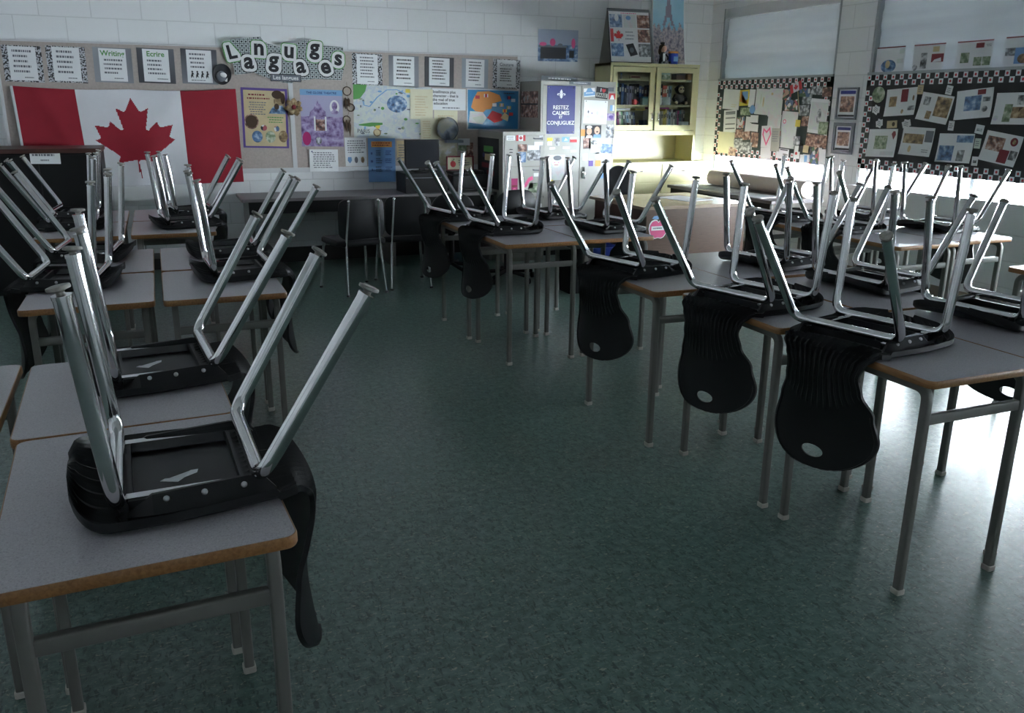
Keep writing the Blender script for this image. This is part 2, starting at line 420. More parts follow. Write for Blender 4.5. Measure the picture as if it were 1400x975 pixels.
for i, (a, b) in enumerate(WIN):
    t = thing('roller_blind', BLN[i], 'blind', (XR + .05, (a + b) / 2, HEAD - .05), group='window roller blinds')
    L = (b - a) / 2 - .012
    rows = 26; low = SILL + .11 if i == 2 else BT  # blind of the added window stops short, gap sized for foreground light
    m = MB(); vs = []; fs = []
    for r in range(rows + 1):
        z = -.02 - (HEAD - .05 - low) * r / rows
        bx = .006 * SIN(r * .55) + .003 * SIN(r * 1.7)
        vs += [(bx, -L, z), (bx, L, z), (bx + .0012, L, z), (bx + .0012, -L, z)]
        if r:
            q = 4 * r; p = q - 4
            fs += [(p, p + 1, q + 1, q), (p + 2, p + 3, q + 3, q + 2), (p + 1, p + 2, q + 2, q + 1), (p + 3, p, q, q + 3)]
    m.add(vs, fs, M_blind); m.build('fabric', t, 60)
    MB().cyl((.03, -L, .0), (.03, L, .0), .024, M_white, 16).build('roller', t, 40)
    MB().box(-.044, .07, -L, L, -.055, .049, M_white).build('leak_cover', t)  # head box added to block sky light leaking over the blind
    z = -(HEAD - .05 - low) - .02
    MB().box(-.012, .012, -L, L, z - .022, z, M_alu).build('hem_bar', t)

# ------------------------------------------------------------------ daylight and camera
wd = bpy.data.worlds.new('overcast_sky'); scn.world = wd; wd.use_nodes = True
bg = wd.node_tree.nodes['Background']; bg.inputs[0].default_value = (.86, .93, 1, 1); bg.inputs[1].default_value = SKY
# overcast sky above, a brighter lower half added to throw light up the walls
wn = wd.node_tree; tc = wn.nodes.new('ShaderNodeTexCoord'); sx_ = wn.nodes.new('ShaderNodeSeparateXYZ'); wn.links.new(tc.outputs['Generated'], sx_.inputs[0])
mr = wn.nodes.new('ShaderNodeMapRange'); mr.inputs['From Min'].default_value = -.06; mr.inputs['From Max'].default_value = .06; mr.inputs['To Min'].default_value = UPLIGHT; mr.inputs['To Max'].default_value = SKY
wn.links.new(sx_.outputs['Z'], mr.inputs['Value']); wn.links.new(mr.outputs[0], bg.inputs[1])
for i, (a, b) in enumerate(WIN):
    # each window opening is marked as a portal so that the sky's light is sampled through it
    l = bpy.data.lights.new('daylight', 'AREA'); l.shape = 'RECTANGLE'; l.size = HEAD - SILL; l.size_y = b - a; l.cycles.is_portal = True
    o = bpy.data.objects.new('daylight', l); COL.objects.link(o); o.location = (XR + .26, (a + b) / 2, (SILL + HEAD) / 2); o.rotation_euler = (0, PI / 2, 0)
F_, YAW, PITCH, ROLL = 1159.27, RAD(22.344), RAD(16.475), RAD(-.489)
f = Vector((SIN(YAW) * COS(PITCH), COS(YAW) * COS(PITCH), -SIN(PITCH)))
r0 = Vector((COS(YAW), -SIN(YAW), 0)); d0 = f.cross(r0)
r2 = r0 * COS(ROLL) + d0 * SIN(ROLL); d2 = d0 * COS(ROLL) - r0 * SIN(ROLL)
cam = bpy.data.cameras.new('camera'); cam.lens = F_ / 1400 * 36; cam.sensor_width = 36; cam.sensor_fit = 'HORIZONTAL'; cam.clip_start = .02
co = bpy.data.objects.new('camera', cam); COL.objects.link(co)
co.matrix_world = Matrix(((r2.x, -d2.x, -f.x, 0), (r2.y, -d2.y, -f.y, 0), (r2.z, -d2.z, -f.z, 1.53), (0, 0, 0, 1)))
scn.camera = co
scn.view_settings.view_transform = 'Standard'; scn.view_settings.look = 'None'
scn.view_settings.gamma = 1; scn.view_settings.use_curve_mapping = False
scn.view_settings.exposure = EXPO
scn.cycles.use_denoising = True
scn.cycles.max_bounces = 10; scn.cycles.diffuse_bounces = 6; scn.cycles.glossy_bounces = 5; scn.cycles.transparent_max_bounces = 12
scn.cycles.sample_clamp_indirect = 6; scn.cycles.caustics_reflective = False; scn.cycles.caustics_refractive = False

# ------------------------------------------------------------------ student desks
T = .75
def make_desk(label):
    t = thing('student_desk', label, 'desk', group='student desks')
    W, L = .50, .68
    top = rrect(W - .008, L - .008, .022, 6); ou = rrect(W, L, .026, 6)
    MB().loft([[(a, b, z) for a, b in top] for z in (.7265, .7500)], M_lam).build('tabletop', t, 30)
    e = MB(); n = len(ou)
    R = lambda q, z: [(a, b, z) for a, b in q]
    o2 = rrect(W - .004, L - .004, .024, 6)
    rings = [R(top, .7255), R(o2, .7250), R(ou, .7290), R(ou, .7455), R(o2, .7494), R(top, .7494)]
    e.loft(rings, M_edge, cap=False); e.build('edge_band', t, 40)
    pr = rrect(.026, .030, .006, 3)
    for sx in (-1, 1):
        for sy in (-1, 1):
            x, y = sx * .207, sy * .292
            p = fillet([(x, y, .014), (x, y, .7085), (x, sy * .20, .7085)], .055, 8)
            lg = MB().tube(p, .014, M_leg, prof=pr, ref=(1, 0, 0)).build('leg', t, 35)
            MB().bevbox(x - .0165, x + .0165, y - .018, y + .018, 0, .020, .006, M_cap).build('foot_cap', lg, 35)
        MB().tube([(sx * .207, -.201, .7085), (sx * .207, .201, .7085)], .014, M_leg, prof=pr, ref=(1, 0, 0)).build('side_rail', t, 35)
    for sy in (-1, 1):
        MB().tube([(-.196, sy * .292, .608), (.196, sy * .292, .608)], .014, M_leg, prof=rrect(.034, .022, .005, 3), ref=(0, 0, 1)).build('crossbar', t, 35)
    return t
# label, centre x, centre y, turn, (scale x, scale y)
DESKS = [
 ('grey student desk nearest the camera on the left, under the nearest upturned chair', -.100, 1.835, 3, (1.04, 1.085)),
 ('grey student desk directly behind the nearest left desk, touching its far edge', -.150, 2.545, 2.3, (1.04, .99)),
 ('grey student desk at the left edge of the photo with nothing on it', -.700, 2.56, 1.5, (1.04, .99)),
 ('grey student desk in the second left cluster, front right, its edge over the aisle', .215, 4.02, 0, (1.0, 1.0)),
 ('grey student desk in the second left cluster, back right, under an upturned chair', .215, 4.74, 0, (1.0, 1.04)),
 ('grey student desk in the second left cluster, front left', -.315, 4.03, 0, (1.0, 1.0)),
 ('grey student desk in the second left cluster, back left', -.315, 4.75, 0, (1.0, 1.04)),
 ('grey student desk in the farthest left cluster, front right, below the maple leaf', .055, 6.02, 0, (1.0, 1.0)),
 ('grey student desk in the farthest left cluster, back right, close to the flag', .055, 6.72, 0, (1.0, 1.0)),
 ('grey student desk in the farthest left cluster, front left', -.48, 6.02, 0, (1.0, 1.0)),
 ('grey student desk in the farthest left cluster, back left, before the dark cabinet', -.48, 6.72, 0, (1.0, 1.0)),
 ('grey student desk in the middle cluster, front left, its corner pointing at the camera', 2.092, 4.90, 0, (1.02, .95)),
 ('grey student desk in the middle cluster, back left, near the black counter chairs', 2.065, 5.56, 0, (1.02, .95)),
 ('grey student desk in the middle cluster, front right, before the wooden teacher desk', 2.605, 4.92, 0, (1.02, .95)),
 ('grey student desk in the middle cluster, back right, before the putty locker', 2.574, 5.58, 0, (.98, .95)),
 ('grey student desk nearest the camera on the right, at the near end of its row', 2.322, 2.075, 0, (1.0, .97)),
 ('grey student desk second from the near end of the right aisle row', 2.312, 2.755, 0, (1.0, .97)),
 ('grey student desk third along the right aisle row, set a little toward the aisle', 2.215, 3.495, 0, (1.0, 1.06)),
 ('grey student desk behind the nearest right desk, cut off by the photo edge', 2.825, 2.15, 0, (1.0, 1.0)),
 ('grey student desk in the inner right row, middle one of three', 2.825, 2.86, 0, (1.0, 1.02)),
 ('grey student desk in the inner right row, farthest one of three', 2.715, 3.61, 0, (1.0, 1.04)),
 ('grey student desk in the far right cluster by the windows, front left', 4.25, 4.10, 0, (1.0, 1.05)),
 ('grey student desk in the far right cluster by the windows, front right', 4.755, 4.14, 0, (1.0, 1.05)),
 ('grey student desk in the far right cluster by the windows, back left', 4.25, 4.82, 0, (1.0, 1.0)),
 ('grey student desk in the far right cluster by the windows, back right', 4.755, 4.86, 0, (1.0, 1.0)),
 ('grey student desk without a chair at the right edge, corner only in view', 4.28, 2.72, 0, (1.0, 1.0)),
]
d0_ = None
for lb, x, y, a, s in DESKS:
    if d0_ is None:
        d0_ = make_desk(lb); d0_.location = (x, y, 0); d0_.rotation_euler = (0, 0, RAD(a)); d0_.scale = (s[0], s[1], 1)
    else: dup(d0_, (x, y, 0), RAD(a), (s[0], s[1], 1), lb, 'student desks')

# ------------------------------------------------------------------ upturned student chairs
# modelled as they stand: seat face down on a table, legs up, back hanging; local +x is the side of the back
def seat_half(x):
    w = .232
    if x < -.285: w *= max(0, 1 - min(1, ((-.285 - x) / .0665)) ** 2.6) ** (1 / 2.6)
    if x > -.20: w -= .044 * ((x + .20) / .272) ** 1.6
    return max(w, .004)
def seat_mesh():
    NX, NT = 60, 112
    xs = [-.351 + (.072 + .351) * i / NX for i in range(NX + 1)]
    ts = [-1 + 2 * j / NT for j in range(NT + 1)]
    def low(x, t):
        z = .0012 + .009 * (1 - t * t) * (1 if x < 0 else max(0, 1 - x / .07))
        if x < -.27: z += .043 * ((-.27 - x) / .08) ** 2
        if x > .03: z += .006 * ((x - .03) / .04)
        z += .012 * max(0, (abs(t) - .9) / .1) ** 2 * (1 if x < .03 else 0)
        return z
    vs = []; fs = []
    for x in xs:
        for t in ts: vs.append((x, t * seat_half(x), low(x, t)))
    for x in xs:
        for t in ts:
            h = .007
            if abs(t) > .945: h = .017                                   # turned-down rim
            if x < -.335: h = max(h, .014)
            c = max(0.0, COS(t * PI * 15)) ** 1.5
            if x < -.262 and abs(t) < .93: h += .016 * c * min(1, (x + .351) / .02)
            if x > -.012 and abs(t) < .93: h += .015 * c * min(1, (x + .012) / .03)
            vs.append((x, t * seat_half(x), low(x, t) + h))
    n = NT + 1; o = (NX + 1) * n
    for i in range(NX):
        for j in range(NT):
            a = i * n + j; b = a + 1; c = a + n + 1; d = a + n
            fs.append((a, d, c, b)); fs.append((o + a, o + b, o + c, o + d))
    for i in range(NX):
        a, d = i * n, (i + 1) * n; fs.append((a, o + a, o + d, d))
        a, d = i * n + NT, (i + 1) * n + NT; fs.append((a, d, o + d, o + a))
    for j in range(NT):
        a, b = j, j + 1; fs.append((a, b, o + b, o + a))
        a, b = NX * n + j, NX * n + j + 1; fs.append((a, o + a, o + b, b))
    m = MB().add(vs, fs, M_plastic)
    for x in (-.243, -.032): m.box(x, x + .008, -.165, .165, .006, .040, M_plastic)   # walls of the hollow under the seat
    for y in (-.168, .160): m.box(-.243, -.024, y, y + .008, .006, .040, M_plastic)
    return m.mesh('seat', 38)
def back_mesh():
    prof = catmull([(.040, 0, .006), (.074, 0, .0085), (.102, 0, -.004), (.116, 0, -.038), (.117, 0, -.088), (.109, 0, -.150), (.102, 0, -.212), (.103, 0, -.28), (.110, 0, -.347), (.120, 0, -.420)], 400)
    prof = [prof[round(400 * q)] for q in [k / 76 * .84 for k in range(76)] + [.84 + .16 * (1 - (1 - k / 24) ** 1.9) for k in range(25)]]
    SV = [k / 76 * .84 for k in range(76)] + [.84 + .16 * (1 - (1 - k / 24) ** 1.9) for k in range(25)]
    n = len(prof) - 1
    wt = [(0, .1935), (.06, .190), (.2, .174), (.3, .150), (.40, .138), (.5, .148), (.65, .184), (.80, .207), (1, .207)]
    NT = 120; ts = [-1 + 2 * j / NT for j in range(NT + 1)]
    inn, out = [], []
    for i, p in enumerate(prof):
        s = SV[i]
        q = prof[min(i + 1, n)] - prof[max(i - 1, 0)]; q.normalize(); nx, nz = -q.z, q.x      # outward normal
        w = lerp_tab(wt, s)
        if s > .80: w *= max(0, 1 - ((s - .80) / .2001) ** 2.3) ** (1 / 2.3)
        w = max(w, .003)
        for t in ts:
            cur = .052 * (t * w / .195) ** 2 * min(1, max(0, s - .10) / .5)
            x0, z0 = p.x - cur, p.z
            lim = .66 - .13 * t * t
            a = 0
            if abs(t) < .95 and s < lim: a = lerp_tab([(0, .015), (.20, .016), (.38, .007), (.7, .003)], s) * min(1, (lim - s) / .03)
            hh = .0055 + a * max(0.0, COS(t * PI * 15)) ** 1.3
            if abs(t) > .945: hh += .0055
            if .195 < s < .215 and abs(t) < .9: hh = max(hh, .0095)
            inn.append((x0, t * w, z0)); out.append((x0 + nx * hh, t * w, z0 + nz * hh))
    vs = inn + out; k = NT + 1; o = len(inn); fs = []
    for i in range(n):
        for j in range(NT):
            a = i * k + j; b = a + 1; c = a + k + 1; d = a + k
            fs.append((a, b, c, d)); fs.append((o + a, o + d, o + c, o + b))
    for i in range(n):
        a, d = i * k, (i + 1) * k; fs.append((a, d, o + d, o + a))
        a, d = i * k + NT, (i + 1) * k + NT; fs.append((a, o + a, o + d, d))
    for j in range(NT):
        a, b = j, j + 1; fs.append((a, o + a, o + b, b))
        a, b = n * k + j, n * k + j + 1; fs.append((a, b, o + b, o + a))
    body = MB().add(vs, fs, M_plastic).build('backrest_blank')
    # oval hand hole near the end of the back
    el = [( .043 * COS(2 * PI * q / 28), .0215 * SIN(2 * PI * q / 28)) for q in range(28)]
    cut = MB().loft([[(x, a, -.362 + b) for a, b in el] for x in (.0, .2)], M_plastic).build('cutter')
    md = body.modifiers.new('hole', 'BOOLEAN'); md.operation = 'DIFFERENCE'; md.object = cut; md.solver = 'EXACT'
    dg = bpy.context.evaluated_depsgraph_get(); dg.update()
    me = bpy.data.meshes.new_from_object(body.evaluated_get(dg)); me.name = 'backrest'
    me.polygons.foreach_set('use_smooth', [True] * len(me.polygons)); me.set_sharp_from_angle(angle=RAD(38))
    bpy.data.objects.remove(body); bpy.data.objects.remove(cut)
    return me
SH = dict(xRf=.229, wRf=.2358, zRf=.4352, wr=.2068, zr=.0637, xf=-.2606, wf=.2113, zf=.050, xFf=-.3025, wFf=.2203, zFf=.4752)
def make_chair(label):
    t = thing('student_chair', label, 'chair', group='upturned student chairs')
    put('seat', seat_mesh(), t); put('backrest', back_mesh(), t)
    S = SH; R = .0160
    for foot, bend in (((S['xRf'], S['wRf'], S['zRf']), (0, S['wr'], S['zr'])), ((S['xFf'], S['wFf'], S['zFf']), (S['xf'], S['wf'], S['zf']))):
        for sd in (1, -1):
            F = Vector((foot[0], foot[1] * sd, foot[2])); B = Vector((bend[0], bend[1] * sd, bend[2])); C = Vector((bend[0], bend[1] * sd * .55, bend[2]))
            ax = (F - B).normalized()
            end = F - ax * .019
            lg = MB().tube(fillet([end, B, C], .050, 9), R, M_chrome, 16)
            lg.tube([end - ax * .004, end + ax * .003], R * 1.07, M_chrome, 16)
            lo = lg.build('leg', t, 50)
            rot = Vector((0, 0, 1)).rotation_difference((ax + Vector((.12 * sd, .08, 0))).normalized()).to_matrix().to_4x4()
            MB().lathe([(.0075, -.004), (.0075, .008), (.0105, .0105), (.0195, .0125), (.0205, .0155), (.0195, .019), (.012, .0205)], M_glide, Matrix.Translation(end) @ rot, 18).build('foot_glide', lo, 40)
        MB().tube([(bend[0], -bend[1] * .551, bend[2]), (bend[0], bend[1] * .551, bend[2])], R, M_chrome, 16).build('cross_tube', t, 50)
    for sd in (1, -1):
        y = .150 * sd
        MB().box(-.262, .004, y - .011, y + .011, .037, .0435, M_chrome).box(-.262, .004, y - .012 * sd - .0012, y - .012 * sd + .0012, .020, .0435, M_chrome).build('seat_rail', t)
        # sloped black cover outside the rail, with three rivets
        sec = lambda x, zt, yo: [(x, .160 * sd, .012), (x, .160 * sd, zt), (x, .168 * sd, zt), (x, yo * sd, .018), (x, (yo - .002) * sd, .010)]
        cv = MB().loft([sec(-.246, .018, .194), sec(-.20, .047, .200), sec(-.02, .056, .196), sec(.010, .050, .190), sec(.034, .020, .184)], M_plastic).build('rail_cover', t, 25)
        nv = Vector((0, .036 * sd, .030)).normalized()
        for x in (-.175, -.105, -.030):
            c = Vector((x, .179 * sd, .0385 + (x + .2) * .024))
            rt = Vector((0, 0, 1)).rotation_difference(nv).to_matrix().to_4x4()
            MB().lathe([(.0062, -.003), (.0062, .0005), (.0045, .0028), (.0015, .0036)], M_rivet, Matrix.Translation(c) @ rt, 12).build('rivet', cv, 60)
    return t
G_CH = 'upturned student chairs'
CHAIRS = [
 ('black upturned chair nearest the camera on the left front desk, chrome legs up', .122, 1.835, 1.9, 1.01),
 ('black upturned chair second from the camera in the left row, torn paper on its seat', .080, 2.670, 4.4, .995),
 ('black upturned chair on the front right desk of the second left cluster', .435, 4.20, 2.5, .972),
 ('black upturned chair on the back right desk of the second left cluster', .435, 4.84, -2.0, .963),
 ('black upturned chair on the front right desk of the farthest left cluster', .262, 6.09, 6.0, .985),
 ('black upturned chair on the back right desk of the farthest left cluster, before the flag', .315, 6.72, 6.0, .925),
 ('black upturned chair on the front left desk of the second left cluster, legs leaning left', -.535, 4.22, 174, .980),
 ('black upturned chair on the back left desk of the second left cluster, legs leaning left', -.500, 4.93, 174, .985),
 ('black upturned chair on the front left desk of the farthest left cluster', -.658, 6.18, 181, .960),
 ('black upturned chair on the back left desk of farthest left cluster, by dark cabinet', -.690, 6.80, 175, .945),
 ('black upturned chair on the nearest right desk, broad back hanging over the aisle', 2.112, 2.157, 194, .984),
 ('black upturned chair second from the near end of the right aisle row', 2.093, 2.772, 194, .989),
 ('black upturned chair third along the right aisle row, on the desk set toward the aisle', 2.010, 3.585, 193.5, .981),
 ('black upturned chair on the front left middle-cluster desk, back hanging over the aisle', 1.895, 5.10, 187, .990),
 ('black upturned chair on the back left desk of the middle cluster, before the monitor', 1.835, 5.80, 190, .964),
 ('black upturned chair on the back right desk of the middle cluster, before the locker', 2.768, 5.726, 6.5, .937),
 ('black upturned chair on the front right desk of the middle cluster, before the teacher desk', 2.820, 4.980, 7.1, .965),
 ('black upturned chair on the farthest desk of the inner right row', 3.038, 3.560, 9, .955),
 ('black upturned chair on the middle desk of the inner right row', 3.095, 2.946, 6, .957),
 ('black upturned chair at the right photo edge, on the desk behind the nearest right one', 3.085, 2.300, 6.5, .956),
 ('black upturned chair on the front right desk of the far cluster, nearest the right window', 4.978, 4.253, 6.3, .923),
 ('black upturned chair on the back right desk of the far cluster by the windows', 4.94, 4.900, 4, .930),
 ('black upturned chair on the front left desk of the far cluster by the windows', 4.068, 4.40, 185, .935),
 ('black upturned chair on the back left desk of the far cluster, beside the teacher desk', 4.070, 5.004, 185, .950),
]
c0_ = None
for lb, x, y, a, s in CHAIRS:
    if c0_ is None:
        c0_ = make_chair(lb); c0_.location = (x, y, T); c0_.rotation_euler = (0, 0, RAD(a)); c0_.scale = (s, s, s)
    else: dup(c0_, (x, y, T), RAD(a), s, lb, G_CH)

# torn scraps of paper left in the hollow of two seats
for lb, x, y, a in (('torn white paper scrap in the hollow of the nearest upturned chair', -.021, 1.772, 12), ('torn white paper scrap in the hollow of the second upturned left chair', -.081, 2.650, 20)):
    m = MB(); P = [(-.042, -.009), (-.008, -.012), (.009, .003), (.034, -.003), (.040, .012), (.026, .018), (.008, .012), (-.009, .006), (-.03, .001)]
    m.loft([[(p, q, .0015 + .012 * abs(SIN(p * 40))) for p, q in P], [(p, q, .0022 + .012 * abs(SIN(p * 40))) for p, q in P]], M_paper)
    o = m.build('paper_scrap', loc=(x, y, T + .0185)); o.rotation_euler = (0, 0, RAD(a)); tag(o, lb, 'paper', 'paper scraps in the seats')

# ------------------------------------------------------------------ flat things on walls and steel doors
RB = Matrix(((1, 0, 0), (0, 0, -1), (0, 1, 0)))          # a plane seen from the front: x right, y up, z towards the viewer
RR = Matrix(((0, 0, -1), (-1, 0, 0), (0, 1, 0)))         # a plane facing -X (right-hand wall)
def frame(kind, depth, u, v, rot=0):
    if kind == 'B': loc, R = Vector((u, depth, v)), RB
    else: loc, R = Vector((depth, -u, v)), RR
    return Matrix.Translation(loc) @ R.to_4x4() @ Matrix.Rotation(RAD(rot), 4, 'Z')
TXT = {}
def text(s, h, off=.012):
    k = (s, off)
    if k not in TXT:
        c = bpy.data.curves.new('t', 'FONT'); c.body = s; c.size = 1; c.offset = off; c.resolution_u = 3
        o = bpy.data.objects.new('t', c); COL.objects.link(o)
        dg = bpy.context.evaluated_depsgraph_get(); dg.update()
        me = bpy.data.meshes.new_from_object(o.evaluated_get(dg))
        vs = [(p.co.x, p.co.y) for p in me.vertices]; fs = [tuple(p.vertices) for p in me.polygons]
        bpy.data.objects.remove(o); bpy.data.meshes.remove(me)
        x0, x1 = min(p[0] for p in vs), max(p[0] for p in vs)
        TXT[k] = ([(a - (x0 + x1) / 2, b) for a, b in vs], fs, x1 - x0)
    vs, fs, w = TXT[k]
    return [(a * h, b * h) for a, b in vs], fs, w * h
def prints(m, w, h, ps, z):
    rd = random.Random(int(w * 9973 + h * 7919 + len(ps)))
    for k, p in enumerate(ps):
        q = z + .00022 * (k + 1) if len(ps) < 20 else z + .0001 * (k + 1); U = lambda a: (a - .5) * w; V = lambda b: (b - .5) * h
        if p[0] == 'r':
            _, a, b, c, d, mt = p
            m.add([(U(a), V(b), q), (U(c), V(b), q), (U(c), V(d), q), (U(a), V(d), q)], [(0, 1, 2, 3)], mt)
        elif p[0] == 'e':
            _, a, b, rx, ry, mt = p
            m.add([(U(a) + rx * w * COS(2 * PI * i / 24), V(b) + ry * h * SIN(2 * PI * i / 24), q) for i in range(24)], [tuple(range(24))], mt)
        elif p[0] == 'p':
            m.add([(U(a), V(b), q) for a, b in p[1]], [tuple(range(len(p[1])))], p[2])
        elif p[0] == 't':
            _, s, a, b, hh, mt = p[:6]; vs, fs, tw = text(s, hh, p[6] if len(p) > 6 else .012)
            m.add([(U(a) + x, V(b) + y, q) for x, y in vs], fs, mt)
        elif p[0] == 'l':                                   # lines of small writing as broken strokes
            _, a, b, c, d, n, mt = p; hh = (d - b) / n
            for i in range(n):
                x = a + rd.uniform(0, .04); e = c - rd.uniform(0, (c - a) * .3)
                while x < e:
                    l = min(rd.uniform(.04, .11) * (c - a) * 1.2, e - x); y = d - hh * (i + .75)
                    m.add([(U(x), V(y), q), (U(x + l), V(y), q), (U(x + l), V(y + hh * .42), q), (U(x), V(y + hh * .42), q)], [(0, 1, 2, 3)], mt)
                    x += l + .02 * (c - a) * 1.6
    return m
def sheet(name, label, cat, fr, w, h, mat, ps=(), group=None, th=.0014, outline=None, bend=0.0, parent=None):
    m = MB()
    if outline: m.prism([((a - .5) * w, (b - .5) * h) for a, b in outline], 0, th, mat)
    elif bend:
        vs, fs = [], []; n = 8
        for i in range(n + 1):
            y = -h / 2 + h * i / n; z = bend * (1 - i / n) ** 2
            vs += [(-w / 2, y, z), (w / 2, y, z), (w / 2, y, z + th), (-w / 2, y, z + th)]
            if i:
                p, q = 4 * i - 4, 4 * i
                fs += [(p, q, q + 1, p + 1), (p + 2, p + 3, q + 3, q + 2)[::-1], (p + 1, q + 1, q + 2, p + 2), (p, p + 3, q + 3, q)]
        fs += [(0, 1, 2, 3), (4 * n, 4 * n + 3, 4 * n + 2, 4 * n + 1)]
        m.add(vs, fs, mat)
    else: m.box(-w / 2, w / 2, -h / 2, h / 2, 0, th, mat)
    i0 = len(m.v)
    prints(m, w, h, ps, th)
    if bend:
        m.v[i0:] = [(x, y, z + bend * (1 - (y / h + .5)) ** 2) for x, y, z in m.v[i0:]]
    o = m.build(name)
    if parent: o.parent = parent
    o.matrix_basis = fr
    if label: tag(o, label, cat, group)
    return o
ORD = ['first', 'second', 'third', 'fourth', 'fifth', 'sixth', 'seventh', 'eighth', 'ninth', 'tenth', 'eleventh', 'twelfth', 'thirteenth', 'fourteenth', 'fifteenth', 'sixteenth', 'seventeenth', 'eighteenth', 'nineteenth', 'twentieth']

# ---- tack board along the back wall
YBD = 8.675
tb = thing('tack_board', 'long beige tack board across the back wall with white trim', 'tack board', (0, YB, 0))
MB().box(-1.16, 3.60, YBD - YB, -.001, .93, 2.025, M_board).build('panel', tb)
MB().box(-1.16, 3.60, YBD - YB - .012, -.001, .885, .93, M_rail).build('bottom_rail', tb)
MB().box(-1.16, 3.60, YBD - YB - .012, -.001, 2.022, 2.037, M_rail).build('top_rail', tb)
MB().box(-1.185, -1.16, YBD - YB - .012, -.001, .885, 2.037, M_rail).build('end_rail', tb)
for x in (1.252,): MB().box(x - .021, x + .021, YBD - YB - .008, -.001, .93, 2.022, M_rail).build('seam_strip', tb)
Y1 = YBD - .001
# motivational posters: patterned backing sheet with a smaller white sheet of writing
MOT = [('damask', -.977, 1.84, .298, .296, 'leftmost motivational poster with black damask border, above the flag corner', None, 5, None),
 ('damask', -.642, 1.842, .305, .300, 'second motivational poster from the left, black damask border, above red flag bar', None, 5, None),
 ('stripe', -.274, 1.845, .312, .294, 'motivational poster with grey stripes and green heading beginning with W, above the flag', 'Writing', 4, M_green),
 ('stripe', .08, 1.848, .310, .298, 'motivational poster with grey stripes and green heading Ecrire, above the flag', 'Ecrire', 4, M_green),
 ('stripe', .446, 1.85, .310, .303, 'motivational poster with grey striped border and a row of dancing figures, beside the plate', None, 4, None),
 ('damask', 2.003, 1.859, .298, .298, 'motivational poster with black damask border, right of the letter sign', None, 7, None),
 ('stripe', 2.371, 1.850, .308, .298, 'motivational poster with grey stripes and bold left-aligned lines, above the city map', None, 6, None),
 ('stripe', 2.741, 1.851, .310, .288, 'motivational poster with grey stripes and seven centred lines, above the quotation sheet', None, 7, None),
 ('skyblue', 3.126, 1.845, .288, .292, 'motivational poster with plain grey-blue border and spaced lines, above the blue map', None, 7, None),
 ('damask', 3.475, 1.849, .305, .290, 'motivational poster headed Courage with pale leaf border, beside the locker', 'Courage', 6, None)]
M_greyblue = plain('grey_blue_card', (.33, .37, .43), .6)
for k, (pt, u, v, w, h, lb, head, nl, hm) in enumerate(MOT):
    back = M_greyblue if pt == 'skyblue' else PH[pt]
    t = sheet('motivational_poster', lb, 'poster', frame('B', Y1, u, v, -1.2), w, h, back, group='framed sayings on the back board')
    ps = []
    top = .95
    if head: ps.append(('t', head, .5, .78, .062 if head != 'Courage' else .045, hm or M_gink, .02)); top = .72
    if k == 4:
        ps += [('l', .12, .42, .88, .94, 4, M_gink)]
        for j in range(4):
            x = .20 + .2 * j
            ps += [('e', x, .33, .035, .03, M_ink), ('p', [(x - .06, .20), (x - .02, .30), (x + .04, .30), (x + .07, .24), (x + .02, .25), (x + .05, .13), (x, .19), (x - .05, .12)], M_ink)]
        ps += [('l', .15, .04, .85, .10, 1, M_gink)]
    else: ps += [('l', .14, .20, .86, top, nl, M_ink if k in (6, 7, 8, 9) else M_gink), ('l', .5, .06, .92, .13, 1, M_gink)]
    sheet('writing_sheet', None, None, Matrix.Translation((0, .002, .0016)), w * .70, h * .93, M_paper, ps, parent=t, th=.0008)

# ---- flag
LEAF = [(90, 4430), (45, 3567), (156, 3469), (1015, 3620), (899, 3300), (919, 3227), (1860, 2465), (1648, 2366), (1614, 2287), (1800, 1715), (1258, 1830), (1185, 1792), (1080, 1545), (657, 1999), (546, 1942), (750, 890), (423, 1079), (332, 1052), (0, 400)]
LEAF = [(x / 4800, (2400 - y) / 4800) for x, y in LEAF]
LEAF = LEAF + [(-x, y) for x, y in reversed(LEAF[:-1])]
def inside(px, py, poly):
    c = False; j = len(poly) - 1
    for i in range(len(poly)):
        (x0, y0), (x1, y1) = poly[i], poly[j]
        if (y0 > py) != (y1 > py) and px < (x1 - x0) * (py - y0) / (y1 - y0) + x0: c = not c
        j = i
    return c
def flag():
    NX, NZ = 250, 124; m = MB(); vs = []
    x0, x1, zt, zb = -1.10, .745, 1.66, .800
    for j in range(NZ + 1):
        for i in range(NX + 1):
            a, b = i / NX, j / NZ
            sag = .016 * SIN(PI * a * 1.0) * (1 - .6 * b) + .012 * abs(SIN(PI * a * 2)) * (1 - b)
            xs = (.012 * b if a > .5 else .045 * b) * (1 - abs(2 * a - 1) * .4)
            n = .026 + .007 * SIN(a * 21 + b * 5) * (.3 + .7 * b) + .006 * SIN(a * 9 - b * 7) + .010 * math.exp(-((a - .72 + b * .25) / .05) ** 2) + .008 * math.exp(-((a - .10 - b * .2) / .04) ** 2)
            vs.append((x0 + (x1 - x0) * a + xs, zt - sag + (zb - zt) * b + .02 * (a - .5) * b, n))
    reds, whs = [], []
    for j in range(NZ):
        for i in range(NX):
            a, b = (i + .5) / NX, (j + .5) / NZ
            q = j * (NX + 1) + i; f = (q, q + NX + 1, q + NX + 2, q + 1)
            red = a < .270 and a > .012 or a > .735 or inside((a - .505) * 2.10, (.5 - b) * 1.0, LEAF)
            (reds if red else whs).append(f)
    m.add(vs, whs, M_flagw); m.mi(M_red)
    for f in reds: m.f.append(f); m.m.append(m.mi(M_red))
    o = m.build('flag', smooth=60); o.matrix_basis = frame('B', Y1 - .002, 0, 0)
    tag(o, 'large red and white Canadian flag pinned on the beige board at left', 'flag')
    md = o.modifiers.new('cloth', 'SOLIDIFY'); md.thickness = .0012
flag()

